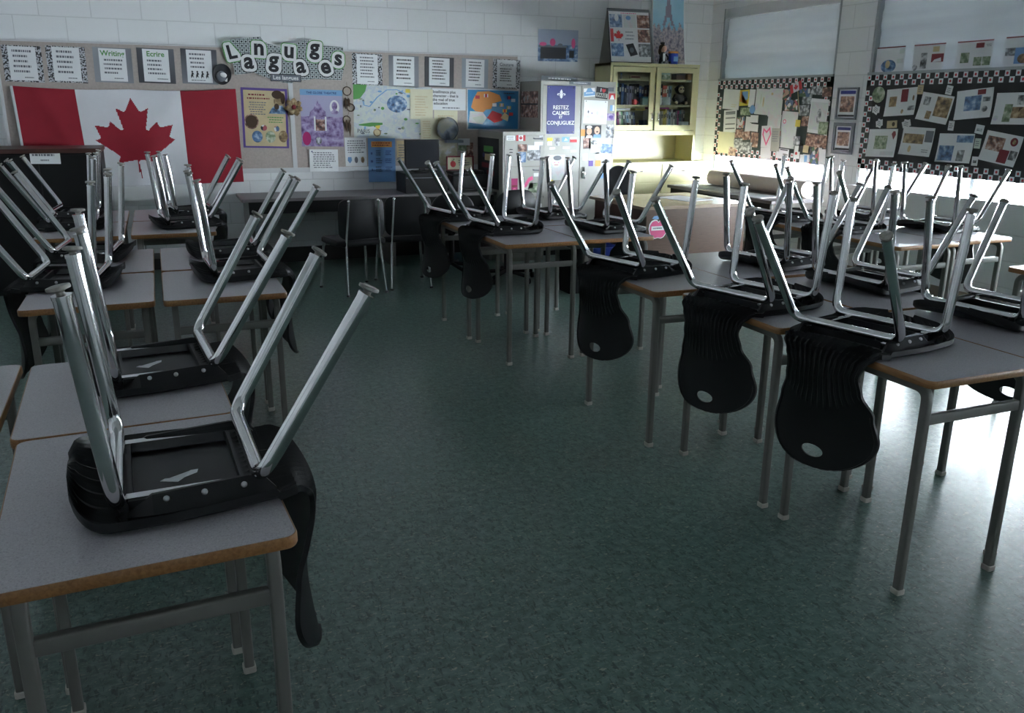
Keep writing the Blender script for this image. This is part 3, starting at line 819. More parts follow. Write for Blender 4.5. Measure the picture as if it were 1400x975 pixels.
def hull(P):
    P = sorted(set((round(a, 5), round(b, 5)) for a, b in P))
    def half(Q):
        o = []
        for p in Q:
            while len(o) > 1 and (o[-1][0] - o[-2][0]) * (p[1] - o[-2][1]) - (o[-1][1] - o[-2][1]) * (p[0] - o[-2][0]) <= 0: o.pop()
            o.append(p)
        return o
    a, b = half(P), half(P[::-1]); return a[:-1] + b[:-1]
# ---- lettered sign
t = thing('letter_sign', 'wavy lattice-patterned paper sign spelling Languages in black letters', 'sign', (0, 0, 0))
t.matrix_basis = frame('B', Y1 - .016, 1.24, 1.93)
OUT = [(0.707, 2.06), (.74, 2.095), (1.004, 2.126), (1.03, 2.085), (1.068, 2.069), (1.175, 2.039), (1.25, 2.05), (1.316, 2.077), (1.40, 2.108), (1.444, 2.115), (1.47, 2.085), (1.512, 2.07), (1.769, 2.058), (1.776, 1.9), (1.74, 1.754), (1.48, 1.764), (1.40, 1.75), (1.308, 1.74), (1.25, 1.715), (1.181, 1.724), (1.059, 1.756), (0.926, 1.807), (0.75, 1.783), (0.741, 1.921)]
o = MB().prism([(x - 1.24, z - 1.93) for x, z in OUT], 0, .003, PH['dots']).build('patterned_sheet', t)
for ch, x, z, r, grn in [('L', .74, 1.987, 12, 1), ('a', .883, 1.892, 0, 0), ('n', .982, 2.014, -3, 1), ('g', 1.107, 1.888, -4, 0), ('u', 1.255, 1.995, -5, 1), ('a', 1.358, 1.863, 5, 0), ('g', 1.494, 2.009, -4, 1), ('e', 1.593, 1.862, 12, 0), ('s', 1.717, 1.940, -4, 1)]:
    hh = .165 if ch == 'L' else .195
    m = MB(); vs, fs, w = text(ch, hh, .035)
    ys = [b for a, b in vs]; cy = (max(ys) + min(ys)) / 2; vs = [(a, b - cy) for a, b in vs]
    for rr, mt, z0 in ((.034, M_green if grn else M_ink, .0036), (.026, M_beigebw, .0046)):
        m.add([(a, b, z0) for a, b in hull([(a + rr * COS(2 * PI * k / 14), b + rr * SIN(2 * PI * k / 14)) for a, b in vs for k in range(14)])], [], mt)
        n = len(hull([(a + rr * COS(2 * PI * k / 14), b + rr * SIN(2 * PI * k / 14)) for a, b in vs for k in range(14)])); m.f.append(tuple(range(len(m.v) - n, len(m.v)))); m.m.append(m.mi(mt))
    m.add([(a, b, .0056) for a, b in vs], fs, M_ink)
    o = m.build('letter', t); o.matrix_basis = Matrix.Translation((x - 1.24, z - 1.93, 0)) @ Matrix.Rotation(RAD(r), 4, 'Z')
sheet('name_strip', 'small dark strip reading Les langues under the lettered sign', 'sign', frame('B', Y1 - .022, 1.211, 1.765, -1), .285, .066, M_ink,
      [('r', .02, .08, .98, .92, M_gink), ('t', 'Les langues', .5, .28, .052, M_beigebw, .02)], th=.004)

# ---- plate, ornaments, hoops
t = thing('wall_plate', 'dark oval plate with a white-headed bird relief, hung right of the flag', 'plate')
t.matrix_basis = frame('B', Y1, .637, 1.788, -12)
m = MB(); m.loft([[(a * r_, b * r_ * 1.12, z) for a, b in [(COS(2 * PI * k / 32), SIN(2 * PI * k / 32)) for k in range(32)]] for r_, z in ((.070, 0), (.083, .012), (.080, .018), (.066, .010))], M_ink); m.build('dish', t, 40)
m = MB(); m.ball((-.005, -.02, .014), .05, M_gink, sc=(.9, 1.0, .25)); m.build('bird_body', t, 60)
MB().ball((.012, -.005, .022), .028, M_beigebw, sc=(1.1, .8, .4)).build('bird_head', t, 60)
MB().loft([[(.030, -.055, .01), (.055, -.06, .01), (.05, -.02, .012)], [(.032, -.052, .016), (.05, -.055, .016), (.047, -.025, .018)]], M_beigebw).build('bird_wing', t)
t = thing('carved_ornament', 'brown carved wooden flower ornament between the two literature posters', 'ornament')
t.matrix_basis = frame('B', Y1 - .008, 1.268, 1.50, 20)
for i in range(7):
    a = 2 * PI * i / 7 + .3; m = MB(); R0 = Matrix.Rotation(a, 4, 'Z')
    m.add([R0 @ Vector(p) for p in [(0, -.012, .012), (.055, -.032, .026), (.088, -.008, .014), (.072, .022, .03), (.02, .022, .02), (0, -.012, .002), (.055, -.032, .018), (.088, -.008, .006), (.072, .022, .022), (.02, .022, .012)]],
          [(0, 1, 2, 3, 4), (9, 8, 7, 6, 5), (0, 5, 6, 1), (1, 6, 7, 2), (2, 7, 8, 3), (3, 8, 9, 4), (4, 9, 5, 0)], PH['brown']).build('petal', t)
MB().ball((0, 0, .02), .022, M_dkred, sc=(1, 1, .6)).build('centre', t, 60)
t = thing('dream_catcher', 'brown hoop dream catcher with three rings hanging beside the city map', 'dream catcher')
t.matrix_basis = frame('B', Y1 - .014, 1.79, 1.50)
for cx, cy, r_ in ((0, .155, .040), (.03, .0, .036), (-.015, -.115, .036)):
    ring = MB(); ring.tube([(cx + r_ * COS(2 * PI * k / 24), cy + r_ * SIN(2 * PI * k / 24), 0) for k in range(25)], .0042, M_brown, 6)
    ho = ring.build('hoop', t, 60)
    web = MB()
    for k in range(6):
        a, b = 2 * PI * k / 6, 2 * PI * (k + 2) / 6
        web.tube([(cx + r_ * COS(a), cy + r_ * SIN(a), 0), (cx + r_ * COS(b), cy + r_ * SIN(b), 0)], .0008, M_tan_p, 4)
    web.build('web', ho)
MB().tube([(0, .24, 0), (0, .195, 0)], .0015, M_brown, 5).build('cord', t)
MB().tube([(0, .115, 0), (.025, .036, 0)], .0015, M_brown, 5).tube([(.012, -.034, 0), (-.005, -.08, 0)], .0015, M_brown, 5).build('cord', t)
for cx, cy, l in ((-.02, .045, .09), (.012, .05, .07), (-.02, -.17, .10), (.012, -.19, .13)):
    m = MB(); m.loft([[(cx + s_ * COS(2 * PI * k / 8), cy + y, s_ * .35 * SIN(2 * PI * k / 8)) for k in range(8)] for s_, y in ((.003, .05 * l / .09), (.013, .02), (.011, -.02), (.002, -.06 * l / .09))], M_brown); m.build('feather', t, 60)

# ---- literature posters and papers
sheet('poster', 'purple-edged parchment poster about a bearded playwright, right of the flag', 'poster', frame('B', Y1, .997, 1.396, -1.5), .425, .550, M_purple,
 [('r', .05, .03, .95, .96, M_tan_p), ('l', .12, .80, .62, .92, 2, M_dkred), ('l', .15, .55, .55, .78, 6, M_gink),
  ('e', .80, .79, .10, .13, PH['brown']), ('e', .78, .90, .12, .07, M_brown), ('p', [(.58, .58), (.66, .68), (.72, .72), (.88, .72), (.95, .64), (.95, .58)], PH['blue']), ('e', .76, .70, .055, .05, M_brown), ('e', .90, .84, .05, .09, M_brown),
  ('l', .55, .42, .93, .54, 3, M_green), ('e', .20, .44, .155, .125, PH['warm']), ('e', .20, .44, .13, .105, M_brown), ('e', .31, .19, .115, .10, PH['blue']), ('e', .60, .19, .11, .10, PH['green']), ('e', .88, .20, .10, .10, PH['brown']), ('e', .46, .34, .07, .05, PH['mix']), ('e', .74, .33, .06, .05, PH['mix'])])
sheet('poster', 'violet engraved poster headed The Globe Theatre, right of the carved flower', 'poster', frame('B', Y1, 1.537, 1.397, -1), .410, .535, PH['purple'],
 [('r', .0, .53, 1, 1, M_skyblue), ('r', 0, .53, 1, .90, plain('print_lilac', (.42, .40, .58), .6)), ('t', 'THE GLOBE THEATRE', .5, .925, .030, M_blue, .012),
  ('p', [(.20, .53), (.22, .62), (.30, .66), (.34, .74), (.38, .76), (.40, .82), (.42, .76), (.47, .74), (.52, .66), (.58, .62), (.60, .53)], PH['purple']),
  ('e', .80, .70, .115, .125, M_beigebw), ('e', .80, .72, .065, .075, PH['purple']), ('e', .80, .61, .09, .04, PH['purple']),
  ('r', .30, .28, .34, .53, M_beigebw), ('r', .56, .28, .60, .53, M_beigebw), ('r', .34, .28, .56, .48, PH['warm']), ('r', 0, 0, .28, .24, PH['purple']), ('e', .12, .14, .10, .12, M_mag), ('e', .40, .10, .07, .07, PH['bw'])])
sheet('notice', 'white typed notice under the violet theatre poster', 'paper', frame('B', Y1 - .013, 1.531, .995, -1), .280, .215, M_paper, [('l', .1, .15, .95, .9, 8, M_gink), ('e', .09, .9, .025, .03, M_blue)])
sheet('notice', 'white notice with three small crests, left of the blue chart', 'paper', frame('B', Y1, 1.855, 1.074), .217, .280, M_paper,
 [('l', .1, .45, .95, .92, 6, M_gink), ('p', [(.12, .32), (.28, .32), (.30, .20), (.20, .10), (.10, .20)], M_pblue), ('e', .50, .22, .08, .11, M_gink), ('e', .80, .22, .08, .11, PH['brown'])])
sheet('chart', 'light blue chart with an orange heading strip hanging below the board', 'chart', frame('B', Y1 - .014, 2.114, .989, -.6), .280, .432, M_pblue,
 [('r', .12, .80, .88, .93, M_orange), ('l', .15, .82, .86, .92, 2, M_dkred)] + [('l', .08, y, .18, y + .12, 1, M_blue) for y in (.60, .42, .23)] + [('l', .25, y, .52, y + .14, 3, M_ink) for y in (.60, .42, .23)] + [('l', .62, y, .88, y + .12, 3, M_blue) for y in (.61, .43, .24)])
rd = random.Random(3)
ps = [('p', [(0, .72), (0, 1), (.17, 1), (.15, .88), (.08, .74)], M_green)]
for i in range(34):
    x, y = rd.uniform(.05, .95), rd.uniform(.08, .92)
    ps.append(('e', x, y, rd.uniform(.008, .03), rd.uniform(.01, .03), rd.choice([M_green, M_gink, M_gink, M_skyblue, PH['green']])))
for i, (a, b) in enumerate(zip([(.12, .70), (.13, .62), (.20, .60), (.30, .78), (.42, .92), (.55, .93)], [(.13, .62), (.20, .60), (.30, .78), (.42, .92), (.55, .93), (.66, .86)])):
    d = Vector((b[0] - a[0], b[1] - a[1])); nn = Vector((-d.y, d.x)).normalized() * .008
    ps.append(('p', [(a[0] + nn.x, a[1] + nn.y), (b[0] + nn.x, b[1] + nn.y), (b[0] - nn.x, b[1] - nn.y), (a[0] - nn.x, a[1] - nn.y)], M_skyblue))
ps += [('e', .55, .66, .13, .16, PH['blue']), ('p', [(.66, .88), (.72, .88), (.72, .95), (.66, .95)], M_yel), ('e', .30, .23, .03, .05, M_yel), ('p', [(.06, .26), (.22, .30), (.36, .30), (.36, .26), (.2, .22), (.06, .24)], M_green), ('t', 'PARIS', .12, .10, .052, M_gink, .02), ('e', .29, .11, .05, .075, PH['brown']), ('e', .29, .11, .035, .055, M_tan_p)]
sheet('city_map', 'large pale street map of Paris with green parks on the back board', 'map', frame('B', Y1, 2.249, 1.456, -1.2), .800, .510, PH['map'], ps)
sheet('parchment_sheet', 'upper yellow parchment sheet overlapping the right end of the city map', 'paper', frame('B', Y1 - .008, 2.545, 1.537, -1), .238, .292, M_cream, [('l', .2, .1, .8, .8, 8, M_tan_p)])
sheet('parchment_sheet', 'narrow yellow parchment strip below the upper parchment, beside the map', 'paper', frame('B', Y1 - .011, 2.601, 1.290, -1), .148, .225, M_cream, [('l', .15, .1, .85, .9, 8, M_tan_p)])
sheet('quotation_sheet', 'white sheet with a bold three-line quotation about character and education', 'paper', frame('B', Y1 - .006, 2.839, 1.587, -.8), .362, .212, M_paper,
 [('t', 'Intelligence plus', .36, .78, .038, M_ink, .02), ('t', 'character - that is', .40, .60, .038, M_ink, .02), ('t', 'the goal of true', .34, .42, .038, M_ink, .02), ('t', 'education', .25, .25, .038, M_ink, .02), ('l', .30, .05, .92, .17, 1, M_gink)])
sheet('parchment_sheet', 'yellow parchment sheet with writing directly under the quotation sheet', 'paper', frame('B', Y1, 2.803, 1.335, -1), .253, .290, M_cream, [('l', .15, .1, .85, .85, 9, M_tan_p)])
sheet('plastic_sleeve', 'shiny clear sleeve with yellow sheets beside the black monitor', 'sleeve', frame('B', Y1 - .013, 2.80, 1.053, 1), .24, .255, PH['shine'], th=.006)
sheet('parchment_sheet', 'narrow yellow sheet left of the black monitor, under the city map', 'paper', frame('B', Y1, 2.33, 1.08, 0), .11, .20, M_tan_p, [('l', .15, .1, .85, .85, 6, M_gink)])
rd = random.Random(5)
ps = [('r', .02, .03, .98, .97, plain('map_blue', (.05, .26, .52), .18))]
ps += [('p', [(.08, .55), (.12, .75), (.20, .93), (.42, .95), (.62, .86), (.66, .72), (.50, .66), (.46, .52), (.36, .50), (.30, .42), (.16, .46)], M_orange), ('p', [(.04, .18), (.06, .46), (.30, .44), (.38, .30), (.30, .14)], PH['pale']),
       ('p', [(.38, .30), (.48, .48), (.66, .40), (.68, .24), (.52, .18)], M_pred), ('p', [(.10, .30), (.30, .36), (.34, .22), (.2, .16)], M_palegreen), ('p', [(.64, .30), (.72, .44), (.80, .36), (.78, .22)], M_tan_p)]
for x, y in ((.20, .80), (.36, .84), (.66, .62), (.80, .56), (.84, .40), (.72, .48), (.52, .62), (.88, .74), (.80, .80)):
    ps += [('r', x - .04, y - .04, x + .04, y + .04, rd.choice([M_paper, M_yel, M_pred, M_blue])), ('r', x - .02, y - .04, x + .02, y + .04, rd.choice([M_paper, M_pred]))]
ps += [('l', .66, .88, .95, .94, 1, M_ink)]
M_gloss = plain('laminated_margin', (.66, .70, .74), .15)
sheet('country_map', 'glossy blue map with orange countries and little flags, left of the locker', 'map', frame('B', Y1 - .002, 3.327, 1.488, -.6), .590, .413, M_gloss, ps)
t = thing('globe_relief', 'round grey-blue globe on a small stand fixed below the parchment sheets', 'globe'); t.matrix_basis = frame('B', Y1, 2.80, 1.293)
MB().ball((0, 0, .055), .112, PH['green'] and photo('globe_print', [(.40, (.10, .12, .16)), (.52, (.30, .33, .38)), (.60, (.42, .40, .33))], 7, 3), 28, sc=(1, 1, .48)).build('sphere', t, 70)
MB().box(-.02, .16, -.135, -.108, 0, .10, M_greyblue).build('stand', t)
MB().tube([(.118 * COS(a_), .118 * SIN(a_), .055) for a_ in [RAD(-80 + 9 * i) for i in range(20)]], .005, M_gink, 6).build('meridian_arm', t, 60)
sheet('photo_print', 'landscape photo print with green hills under the globe', 'photo', frame('B', Y1, 3.0, 1.135), .13, .125, PH['green'], [('r', 0, .45, 1, 1, M_paper)])
sheet('photo_print', 'dark red photo print left of the file cabinet', 'photo', frame('B', Y1, 3.065, 1.085), .075, .14, PH['warm'])
sheet('photo_print', 'teal photo print behind the apple plaque', 'photo', frame('B', Y1, 3.06, .965), .09, .10, PH['blue'])
sheet('picture', 'wall picture of pink figures at a dark counter, above the locker', 'picture', frame('B', YB - .001, 4.075, 2.148, .3), .468, .318, PH['blue'],
 [('r', .0, .52, 1, 1, plain('print_grey_blue_wall', (.42, .48, .60), .55)), ('r', .06, .08, .70, .46, M_ink), ('r', .02, .44, .72, .50, M_gink), ('e', .36, .60, .07, .12, M_pink), ('e', .12, .54, .09, .06, M_pink), ('e', .55, .52, .06, .05, M_gink), ('r', .78, .12, .90, .35, M_ink), ('e', .88, .58, .05, .16, M_pink)], th=.004)

# ---- right-hand wall: two display boards below the blinds
XBF = 5.99
def display(label, y0, y1, face, sq=.046):
    t = thing('display_board', label, 'display board', (XBF, (y0 + y1) / 2, BB))
    h, L = BT - BB, y1 - y0
    MB().box(0, .035, -L / 2, L / 2, 0, h, face).build('backing', t)
    MB().box(-.008, .04, -L / 2, L / 2, h, h + .022, M_alu).build('top_rail', t)
    m = MB(); n = int(L / sq)
    def cell(cy, cz):
        m.add([(-.0012, cy + sq * .46, cz - sq * .46), (-.0012, cy - sq * .46, cz - sq * .46), (-.0012, cy - sq * .46, cz + sq * .46), (-.0012, cy + sq * .46, cz + sq * .46)], [(0, 1, 2, 3)], M_paper)
        m.add([(-.0018, cy - sq * .22 * COS(2 * PI * k / 10), cz + sq * .24 * SIN(2 * PI * k / 10)) for k in range(10)], [tuple(range(10))], M_pred)
    m.box(-.0008, .0, -L / 2, L / 2, 0, sq * 2, M_ink).box(-.0008, .0, -L / 2, L / 2, h - 2 * sq, h, M_ink).box(-.0008, 0, L / 2 - 2 * sq, L / 2, 0, h, M_ink).box(-.0008, 0, -L / 2, -L / 2 + 2 * sq, 0, h, M_ink)
    for i in range(n):
        for r_ in (0, 1):
            if (i + r_) % 2 == 0:
                y = L / 2 - sq * (i + .5)
                cell(y, h - sq * (r_ + .5)); cell(y, sq * (r_ + .5))
    for j in range(2, int(h / sq) - 2):
        for r_ in (0, 1):
            if (j + r_) % 2 == 0:
                for s in (1, -1): cell(s * (L / 2 - sq * (r_ + .5)), sq * (j + .5))
    m.build('checked_border', t)
display('crowded display board with checked border and photo collage under the far window blind', 6.652, 8.478, M_greenboard)
display('black display board with checked border and pinned art sheets, under the second blind', 2.76, 6.218, M_darkboard)
XF = XBF - .0022
# items pinned on the crowded board: u, v, w, h measured on the wall
G1 = 'papers and photos on the crowded display board'
pl, wm, bw, mx_, bl_ = PH['pale'], PH['warm'], PH['bw'], PH['mix'], PH['blue']
IT = [(-8.209, 1.618, .298, .213, M_paper, 'white sheet in the top left corner', [('l', .5, .1, .9, .3, 2, M_cream)]),
 (-8.201, 1.384, .232, .243, M_paper, 'white sheet with four grey typed bands at far left', [('r', .15, y, .9, y + .05, M_gink) for y in (.15, .35, .62, .80)] + [('r', .15, .86, .9, .93, M_gink)]),
 (-8.244, 1.149, .305, .235, M_cream, 'cream sheet in the bottom left corner', []),
 (-7.970, 1.634, .166, .164, M_yel, 'child drawing of a blue shape on yellow near the top left', [('p', [(.2, .2), (.25, .9), (.85, .9), (.9, .4)], M_pblue), ('p', [(.0, .3), (.1, .95), (.22, .9), (.3, .2), (.8, .3), (.8, .1)], M_orange)]),
 (-7.837, 1.628, .099, .184, M_paper, 'narrow white strip beside the yellow and blue drawing', []),
 (-7.928, 1.491, .174, .077, PH['green'], 'dark green photo left of the round blue badge', []),
 (-7.763, 1.414, .133, .081, M_paper, 'upper white note with a dark edge left of centre', [('r', 0, 0, 1, .06, M_ink)]),
 (-7.750, 1.322, .133, .081, M_paper, 'lower white note with a dark edge left of centre', [('r', 0, 0, 1, .06, M_ink)]),
 (-7.990, 1.374, .130, .122, mx_, 'pink and white photo below the green photo', []),
 (-7.871, 1.355, .100, .165, M_paper, 'narrow white slip left of the two dark-edged notes', []),
 (-8.021, 1.256, .150, .089, wm, 'brown group photo above the cream sheet', []),
 (-7.883, 1.238, .137, .088, wm, 'small photo right of the brown group photo', []),
 (-7.737, 1.199, .125, .153, wm, 'upright photo below the dark-edged notes', []),
 (-7.661, 1.592, .225, .260, PH['green'] and pl, 'large pale green drawing top centre left', [('e', .4, .6, .06, .2, M_palegreen), ('e', .6, .5, .05, .2, M_tan_p)]),
 (-7.440, 1.584, .216, .281, pl, 'large pale pink drawing top centre', [('e', .2, .8, .08, .05, M_tan_p)]),
 (-7.432, 1.391, .208, .150, pl, 'pale blue drawing under the pink one', []),
 (-7.533, 1.242, .171, .219, M_paper, 'drawing of a pink heart outline at centre', [('p', [(.5, .05), (.1, .6), (.2, .9), (.5, .75), (.8, .95), (.95, .6)], M_pink), ('p', [(.5, .2), (.22, .6), (.28, .78), (.5, .64), (.75, .8), (.83, .58)], M_paper)]),
 (-7.384, 1.213, .133, .232, M_cabgrey, 'grey sheet right of the heart drawing', [('l', .1, .4, .9, .9, 5, M_gink)]),
 (-7.213, 1.317, .240, .360, pl, 'tall lilac map-like drawing right of centre', [('e', .2, .72, .10, .06, M_pink), ('e', .2, .72, .06, .035, M_paper), ('r', .0, .3, .05, .45, M_pred)]),
 (-7.533, 1.067, .172, .129, M_paper, 'white sheet at the bottom below the heart drawing', []),
 (-7.265, 1.078, .195, .100, M_paper, 'white note at the bottom centre', [('r', .3, .85, .9, .95, M_ink)]),
 (-8.015, 1.144, .151, .112, bw, 'black and white photo right of the cream sheet', []),
 (-7.881, 1.116, .220, .111, bw, 'wide black and white photo at the bottom left', []),
 (-8.108, 1.060, .135, .091, wm, 'small yellowish photo at the bottom left corner', []),
 (-7.271, 1.661, .128, .102, mx_, 'colourful torn picture left of the hand flag', []),
 (-7.193, 1.559, .189, .102, mx_, 'colourful picture of pink and blue pieces below the hand flag', []),
 (-7.010, 1.678, .151, .079, mx_, 'reddish photo right of the hand flag', []),
 (-6.857, 1.696, .161, .078, bw, 'dark group photo at the top right', []),
 (-6.710, 1.680, .128, .086, wm, 'dark brown photo in the top right corner', []),
 (-6.977, 1.614, .136, .089, bw, 'grey photo under the reddish one', []),
 (-7.003, 1.510, .144, .100, bw, 'black and white photo of people, right of the flag stick', []),
 (-6.949, 1.408, .143, .095, wm, 'group photo right of the yellow note', []),
 (-6.791, 1.457, .247, .323, M_paper, 'large pale pencil drawing at the right', [('r', .05, .1, .95, .9, pl), ('e', .55, .5, .12, .22, bw)]),
 (-7.068, 1.385, .070, .066, M_yel, 'bright yellow sticky note right of centre', []),
 (-6.700, 1.347, .129, .117, PH['green'], 'green garden photo at the right edge', []),
 (-7.054, 1.218, .093, .087, bw, 'small dark photo left of the brown panorama', []),
 (-6.791, 1.225, .293, .119, wm, 'wide brown panorama photo at lower right', []),
 (-7.048, 1.105, .086, .128, M_paper, 'white card with a red mark at the bottom right', [('e', .4, .4, .2, .12, M_pred)]),
 (-6.954, 1.143, .145, .071, M_tan_p, 'dark and mustard card above the bottom right photos', [('r', 0, 0, .45, 1, M_ink)]),
 (-6.778, 1.081, .169, .169, mx_, 'photo collage at the bottom right', []),
 (-6.920, 1.048, .137, .081, M_paper, 'pale card with a blue block at the bottom right', [('r', .45, .1, .75, .9, M_skyblue)]),
 (-6.675, 1.077, .090, .147, M_paper, 'white sheet in the bottom right corner', [])]
for k, (u, v, w, h, mt, lb, ps) in enumerate(IT):
    n = {M_paper: 'paper_sheet', M_cream: 'paper_sheet', M_yel: 'paper_sheet'}.get(mt, 'drawing' if mt is pl else 'photo_print')
    sheet(n, lb + ' of the crowded board' if 'board' not in lb and len(lb.split()) < 11 else lb, 'photo' if n == 'photo_print' else 'paper', frame('R', XF - .0016 * (k % 9), u, v, rd.uniform(-4, 4)), w, h, mt, ps, group=G1)
o = MB().loft([[(.047 * COS(2 * PI * k / 24) * s, .045 * SIN(2 * PI * k / 24) * s, z) for k in range(24)] for s, z in ((.92, 0), (1, .004), (.9, .008))], M_pblue).build('round_badge', smooth=40)
o.matrix_basis = frame('R', XF - .012, -7.803, 1.514); tag(o, 'round blue badge pinned on the crowded board', 'badge')
t = thing('hand_flag', 'little red and white maple leaf flag on a stick, pinned on the crowded board', 'flag'); t.matrix_basis = frame('R', XF - .018, -7.10, 1.64, 0)
MB().tube([(-.015, .10, .002), (.05, -.16, .002)], .004, M_tan_p, 6).build('stick', t)
o = sheet('cloth', None, None, Matrix.Translation((-.03, .09, .006)) @ Matrix.Rotation(RAD(17), 4, 'Z'), .170, .085, M_flagw, [('r', 0, 0, .25, 1, M_pred), ('r', .75, 0, 1, 1, M_pred), ('p', [(.5 + x * .5, .5 + y) for x, y in LEAF], M_pred)], parent=t)
# black board: tilted art sheets, then cards
G2 = 'art sheets on the black display board'
br_, gr_, bb_ = PH['brown'], PH['green'], PH['blue']
ART = [(-5.793, 1.588, .331, .226, 3.4, 'art sheet with a maroon block and yellow crest, top left on the black board', [('r', .12, .35, .36, .72, br_), ('r', .50, .50, .72, .96, M_dkred), ('e', .90, .62, .03, .10, br_), ('e', .60, .15, .04, .08, br_), ('r', .76, .18, .98, .34, bw)]),
 (-5.426, 1.541, .321, .221, -7.5, 'tilted art sheet with a round orange necklace picture, top row of the black board', [('r', .10, .55, .30, .85, bw), ('r', .50, .22, .96, .92, M_orange), ('r', .50, .22, .96, .92, br_), ('e', .73, .62, .18, .24, M_cabgrey), ('r', .28, .08, .44, .36, br_)]),
 (-5.06, 1.573, .329, .223, 5.1, 'art sheet with a blue painting of two figures, top row of the black board', [('r', .24, .28, .70, .78, bb_), ('e', .38, .5, .06, .15, M_ink), ('e', .58, .55, .05, .15, M_skyblue), ('r', .58, .80, .80, .97, M_dkred), ('r', .74, .55, .94, .70, bw), ('e', .82, .30, .08, .10, bw)]),
 (-4.687, 1.541, .365, .230, .7, 'art sheet with a tall green carving and tan disc, top right on the black board', [('r', .24, .08, .42, .64, gr_), ('r', .5, .62, .75, .92, bw), ('r', .42, .20, .85, .55, br_), ('e', .62, .38, .10, .17, M_brown), ('e', .08, .2, .06, .08, PH['pale'])]),
 (-5.946, 1.24, .328, .239, 1.9, 'art sheet with a misty green landscape, bottom left on the black board', [('r', .24, .28, .68, .76, gr_), ('p', [(.80, .82), (.85, .92), (.92, .92), (.95, .80), (.88, .62)], M_dkred), ('r', .50, .06, .96, .20, PH['pale'])]),
 (-5.564, 1.268, .332, .231, -1.3, 'art sheet with a wide brown hillside picture, bottom row of the black board', [('r', .06, .42, .70, .76, br_), ('r', .74, .50, .98, .90, M_gink), ('r', .76, .53, .96, .87, M_paper), ('r', .81, .6, .91, .8, bw), ('l', .70, .12, .92, .26, 2, M_gink), ('e', .32, .22, .05, .12, M_tan_p)]),
 (-5.174, 1.231, .335, .227, 1.0, 'art sheet with a dark blue square picture, bottom row of the black board', [('r', .05, .06, .48, .58, bb_), ('r', .52, .70, .98, .94, bb_), ('r', .60, .06, .80, .44, bw)]),
 (-4.759, 1.248, .318, .225, -7.6, 'tilted art sheet with a maroon rectangle and round emblem, bottom right on black board', [('r', .08, .38, .56, .84, wm), ('e', .80, .78, .10, .14, M_dkred), ('e', .80, .78, .05, .08, br_), ('r', .50, .05, .76, .48, M_dkred), ('r', .78, .20, .98, .50, bw)])]
for u, v, w, h, a, lb, ps in ART: sheet('art_sheet', lb, 'art sheet', frame('R', XF - .002, u, v, a), w, h, M_paper, ps, group=G2, bend=.022)
CARD = [(-6.065, 1.522, .062, .070, -28, M_gink and M_paper, 'crossed white card under the round plate on the black board'), (-5.604, 1.688, .060, .075, -1, M_tan_p, 'small tan card between the two top left art sheets'), (-5.313, 1.68, .062, .071, -10, M_paper, 'white card hanging from the top border of the black board'),
 (-6.006, 1.406, .055, .070, -16, M_paper, 'white card above the landscape art sheet at left'), (-5.861, 1.402, .113, .062, 4, M_tan_p, 'tan card with a brown print above the landscape art sheet'), (-5.701, 1.408, .066, .070, -9, M_paper, 'white card overlapping the hillside art sheet corner'),
 (-5.243, 1.404, .055, .075, -2, M_paper, 'white card below the necklace art sheet'), (-4.974, 1.383, .078, .068, -8, M_paper, 'fanned white cards above the maroon rectangle sheet'), (-4.972, 1.276, .055, .077, -2, M_palegreen, 'pale green card left of the maroon rectangle sheet'), (-4.972, 1.14, .055, .071, 0, M_paper, 'white card with a dark motif at the bottom of the black board')]
for k, (u, v, w, h, a, mt, lb) in enumerate(CARD):
    ps = [('r', .2, .3, .8, .6, bw)] if k in (7, 9) else ([('e', .65, .5, .15, .3, M_brown)] if k == 4 else [('p', [(-.35, .55), (.9, 1.15), (1.3, .45), (.1, -.1)], M_paper), ('l', .1, .2, .9, .8, 3, M_gink)] if k in (0, 3, 5) else [('l', .15, .2, .85, .8, 3, M_gink)])
    sheet('card', lb, 'card', frame('R', XF - .004, u, v, a), w, h, mt, ps, group='cards on the black display board')
o = MB().loft([[(.074 * COS(2 * PI * k / 28) * s, .069 * SIN(2 * PI * k / 28) * s, z) for k in range(28)] for s, z in ((.7, 0), (1, .012), (.97, .014), (.7, .004))], gr_).build('round_plate', smooth=40)
o.matrix_basis = frame('R', XF - .001, -6.05, 1.65); tag(o, 'round green and gold plate in the top left corner of the black board', 'plate')
TOP = [(-5.978, 1.944, .324, .207, 'leftmost art sheet on the blind, with a blue splash', [('e', .48, .22, .26, .26, bb_), ('e', .45, .30, .08, .16, M_tan_p), ('r', .82, .70, .98, .90, PH['pale']), ('r', .76, .32, .98, .50, PH['pale'])]),
 (-5.564, 1.946, .322, .203, 'second art sheet on the blind, with a dark strip and a brown picture', [('r', .26, .05, .46, .66, bw), ('r', .60, .28, .98, .60, M_dkred), ('p', [(.64, .28), (.70, .38), (.90, .45), (.92, .30)], M_paper), ('r', .62, .68, .82, .88, M_tan_p), ('e', .10, .10, .08, .12, bw)]),
 (-5.13, 1.947, .33, .2, 'third art sheet on the blind, with two green pictures', [('r', .14, .18, .38, .56, gr_), ('r', .52, .06, .74, .38, gr_), ('r', .76, .06, .98, .38, gr_), ('r', .54, .72, .76, .90, M_dkred), ('l', .80, .74, .96, .86, 2, M_gink)]),
 (-4.70, 1.948, .33, .212, 'rightmost art sheet on the blind, with a blue sea picture, cut by photo edge', [('r', .03, .36, .28, .62, bw), ('r', .28, .08, .72, .62, M_pblue), ('e', .5, .25, .14, .16, br_)])]
for u, v, w, h, lb, ps in TOP:
    k = 6.04 / 5.985
    sheet('art_sheet', lb, 'art sheet', frame('R', XR + .036, u * k, 1.53 + (v - 1.53) * k, 0), w, h, M_paper, [('r', 0, .955, 1, 1, M_dkred)] + ps, group='art sheets stuck on the blind')
